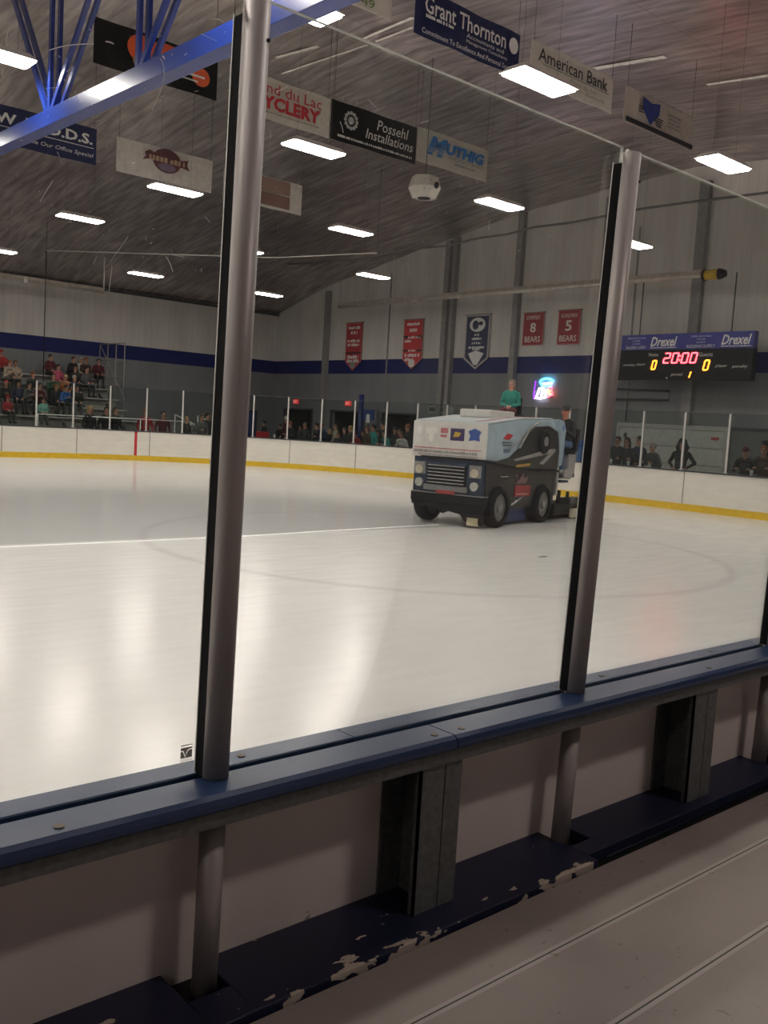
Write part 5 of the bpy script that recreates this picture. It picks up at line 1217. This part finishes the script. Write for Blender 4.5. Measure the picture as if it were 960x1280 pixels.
cl = [
 (182, 508, 33.7, 'stand', 'red', 'short', 'auburn', 'person in a red jacket left of the dark doorway by the far boards'),
 (204, 514, 34.0, 'stand', 'maroon', 'short', 'dark', 'person in maroon by the sloping handrails'),
 (233, 521, 33.2, 'stand', 'dark', 'short', 'blond', 'blond person in dark clothes left of the leftmost near post'),
 (252, 518, 33.0, 'cup', 'grey', 'short', 'brown', 'brown-haired person in a grey jacket, arm up, left of the leftmost near post'),
 (259, 516, 33.8, 'stand', 'black', 'short', 'black', 'dark person behind the grey-jacketed one by the leftmost near post'),
 (267, 520, 33.3, 'stand', 'black', 'short', 'blond', 'blond person nearest the black edge of the leftmost near post'),
 (113, 481, 33.7, 'stand', 'black', 'long', 'blond', 'blond person in black standing below the bleacher'),
 (134, 488, 33.8, 'stand', 'black', 'short', 'brown', 'left one of the two dark-coated people standing at the bleacher end'),
 (145, 490, 34.0, 'stand', 'black', 'short', 'brown', 'right one of the two dark-coated people standing at the bleacher end'),
]
for x, y, yp, pose, top, hair, hcol, lab in cl:
    p = at(x, y, 1, yp); s = max(.78, min(1.12, (p.z - FL) / HT_[pose])); zf = FL
    person(pose, (p.x, p.y, zf), -PI / 2 + (.3 if x % 2 else -.2), top, 'dark', hair, hcol, lab, s)
# seated on the bleacher: the row is the one whose seated head height meets the pixel
seat = [
 (2, 436, 'red', 'cap', 'red', 'person in red with a red cap cut by the left edge of the photo'),
 (8, 452, 'cream', 'short', 'auburn', 'person in cream just below the red cap at the left edge'),
 (20, 447, 'cream', 'short', 'brown', 'brown-haired person in a cream jacket high in the bleacher'),
 (41, 465, 'black', 'short', 'auburn', 'auburn-haired person in black in the middle rows'),
 (7, 473, 'dark', 'short', 'red', 'person with bright red hat hair low at the left edge of the bleacher'),
 (10, 493, 'red', 'beanie', 'red', 'child in red by the first far glass post at left'),
 (24, 470, 'navy', 'short', 'black', 'person in navy below the cream jacket'),
 (32, 478, 'grey', 'short', 'dark', 'person in grey left of the auburn-haired one'),
 (55, 491, 'mint', 'short', 'dark', 'child in a mint green jacket low in the bleacher'),
 (63, 447, 'maroon', 'short', 'dark', 'person in maroon in the upper row, left of the pink jacket'),
 (66, 466, 'green', 'short', 'brown', 'person in dark green left of the orange top'),
 (73, 454, 'pink', 'short', 'dark', 'person in a bright pink red jacket in the middle of the bleacher'),
 (83, 464, 'orange', 'short', 'blond', 'blond person in an orange top below the pink jacket'),
 (88, 431, 'black', 'short', 'brown', 'topmost person in black against the blue wall stripe'),
 (95, 452, 'black', 'short', 'brown', 'person in black right of the pink jacket'),
 (101, 438, 'white', 'short', 'grey', 'person with a pale round hood near the top row'),
 (107, 433, 'brown', 'short', 'auburn', 'person in brown at the top row, right of the pale hood'),
 (108, 463, 'grey', 'short', 'dark', 'person in grey in the middle row right of the orange top'),
 (124, 448, 'maroon', 'short', 'black', 'person in dark maroon at the right end of the upper rows'),
 (78, 486, 'blue', 'short', 'dark', 'person in blue jeans and blue top above the far glass'),
 (97, 478, 'black', 'short', 'black', 'person in black low in the bleacher beside the second far post'),
 (70, 480, 'black', 'short', 'auburn', 'person in black low in the bleacher right of the mint jacket'),
 (49, 478, 'maroon', 'short', 'dark', 'person in maroon beside the aisle wire'),
 (93, 468, 'navy', 'short', 'grey', 'person in navy right of the orange top'),
]
for i, (x, y, top, hair, hcol, lab) in enumerate(seat):
    best = min(range(NR), key=lambda k: abs(at(x, y, 1, rowY(k) + .05).z - (rowZ(k) + .89)))
    p = at(x, y, 1, rowY(best) + .05); pose = 'hunch' if i % 3 == 1 else 'sit'
    s = .98 if pose == 'sit' else .96
    if 'child' in lab: s = .78
    person(pose, (p.x, rowY(best) + .14, rowZ(best)), -PI / 2 + (.25 if i % 2 else -.15), top, 'dark' if i % 4 else 'grey', hair, hcol, lab, s)
# cups on the ledges
cup((23.35 + .0, 16.35, 1.09), 'white paper cup on the end boards ledge in front of the leaning brown-haired person')
cup((23.35, 14.85 + .9, 1.09), 'pale paper cup on the end boards ledge before the grey-haired person')
p = at(938, 592, 0, 23.25); cup((23.3, p.y, 1.09), 'white paper cup on the end boards ledge near the right edge')
(x, y), t_ = along(26.2); p = at(341, 553, 1, 30.6)
s_ = min(np.arange(14, 28, .05), key=lambda s: abs((lambda q: (lambda c: 480 + F * c[0] / -c[2] - 341)(AX.transposed() @ (Vector((q[0], q[1], 1.2)) - Vector((0, 0, CAM_H)))))(along(s)[0])))
(x, y), t_ = along(s_); cup((x - t_[1] * .2, y + t_[0] * .2, 1.09), 'white cup on the curved board top right of the leftmost near post')
(x, y), t_ = along(s_ - .55)
t = thing('red_box', 'small red box on the curved boards beside the white cup', 'box', (x + .5, y + .5, 1.0)); b = MB(); b.box(-.2, .2, -.15, .15, 0, .28); b.build('box', RED, t, bevel=.01); b = MB(); b.box(-.21, .21, -.16, .16, .28, .31); b.build('lid', RED, t); b = MB(); b.box(-.04, .04, -.04, .04, -1.03, 0); b.build('pedestal', DARK, t)
p = at(730, 545, 0, 24.2)
t = thing('blue_barrel', 'blue barrel standing behind the end boards beside the driver', 'barrel', (24.3, p.y, FL)); b = MB(); b.cyl((0, 0, 0), (0, 0, 1.75), .30, n=24); b.build('drum', mat('blue barrel plastic', (.02, .10, .35), .4), t); b = MB(); [b.cyl((0, 0, z), (0, 0, z + .04), .315, n=24) for z in (.4, 1.0, 1.6)]; b.build('hoop', mat('blue hoop', (.015, .08, .28), .4), t)

# ---- the driver and the passenger, with finer hands and faces
def figure(pose, voxel, loc, rz, mats, hair, hmat, label, extra=(), size=1.0):
    P, hd = human(pose); me = build_body(P + list(extra), voxel, 'person_body')
    o = bpy.data.objects.new('person', me); C.objects.link(o); o.location = loc; o.rotation_euler = (0, 0, rz)
    for k, m in enumerate(mats): me.materials[k] = m
    tag(o, label, 'person'); o.scale = (size,) * 3
    hm = hair_mesh(hair).copy(); hm.materials.clear(); hm.materials.append(hmat); hm.polygons.foreach_set('material_index', [0] * len(hm.polygons))
    h = bpy.data.objects.new('hat' if hair == 'cap' else 'hair', hm); C.objects.link(h); h.parent = o; h.location = hd
    return o, hd
drv = dict(hip=.10, lean=.10, elR=(.16, -.27, .27), haR=(.36, -.14, .40), elL=(.16, .26, .27), haL=(.36, .12, .40), knR=(.38, -.12, .12), anR=(.44, -.12, -.52), knL=(.38, .10, .12), anL=(.36, .12, -.52), curl=1.0)
o, hd = figure(drv, .009, ZL(3.46, .22, 1.55), HD + PI, (mat('driver skin', (.58, .20, .12), .6), cmat((.008, .008, .010)), cmat((.06, .12, .24)), mat('navy shoes', (.008, .012, .04), .6), EYEM, LIPM), 'cap', cmat((.012, .012, .014)), 'driver in black jacket, blue jeans and cap seated at the resurfacer rear', size=1.06)
b = MB(); b.ell(hd + Vector((-.07, 0, .055)), (.055, .072, .062)); b.build('cap_back', cmat((.5, .48, .45)), o)
b = MB()
for s in (-1, 1): b.cyl((.44 if s < 0 else .36, s * .12, -.50), (.43 if s < 0 else .36, s * .12, -.43), .05, .05, 12)
b.build('sock', cmat((.55, .53, .5)), o)
pas = dict(hip=.10, lean=.06, elR=(.06, -.24, .27), haR=(.24, -.04, .20), elL=(.06, .24, .27), haL=(.24, .06, .20), knR=(.40, -.10, .10), anR=(.50, -.10, -.0), knL=(.40, .10, .10), anL=(.48, .12, -.0), hy=.0, curl=.7)
pas['anR'] = (.74, -.10, .08); pas['anL'] = (.74, .10, .08)
figure(pas, .009, ZL(2.38, 1.08, 2.24), HD + PI + .25, (mat('passenger skin', (.52, .26, .19), .6), cmat((.02, .24, .19)), cmat((.16, .015, .03)), BLACK, EYEM, LIPM), 'long', cmat((.22, .17, .12)), 'person in a teal green top and maroon trousers sitting atop the ice resurfacer', size=.82)
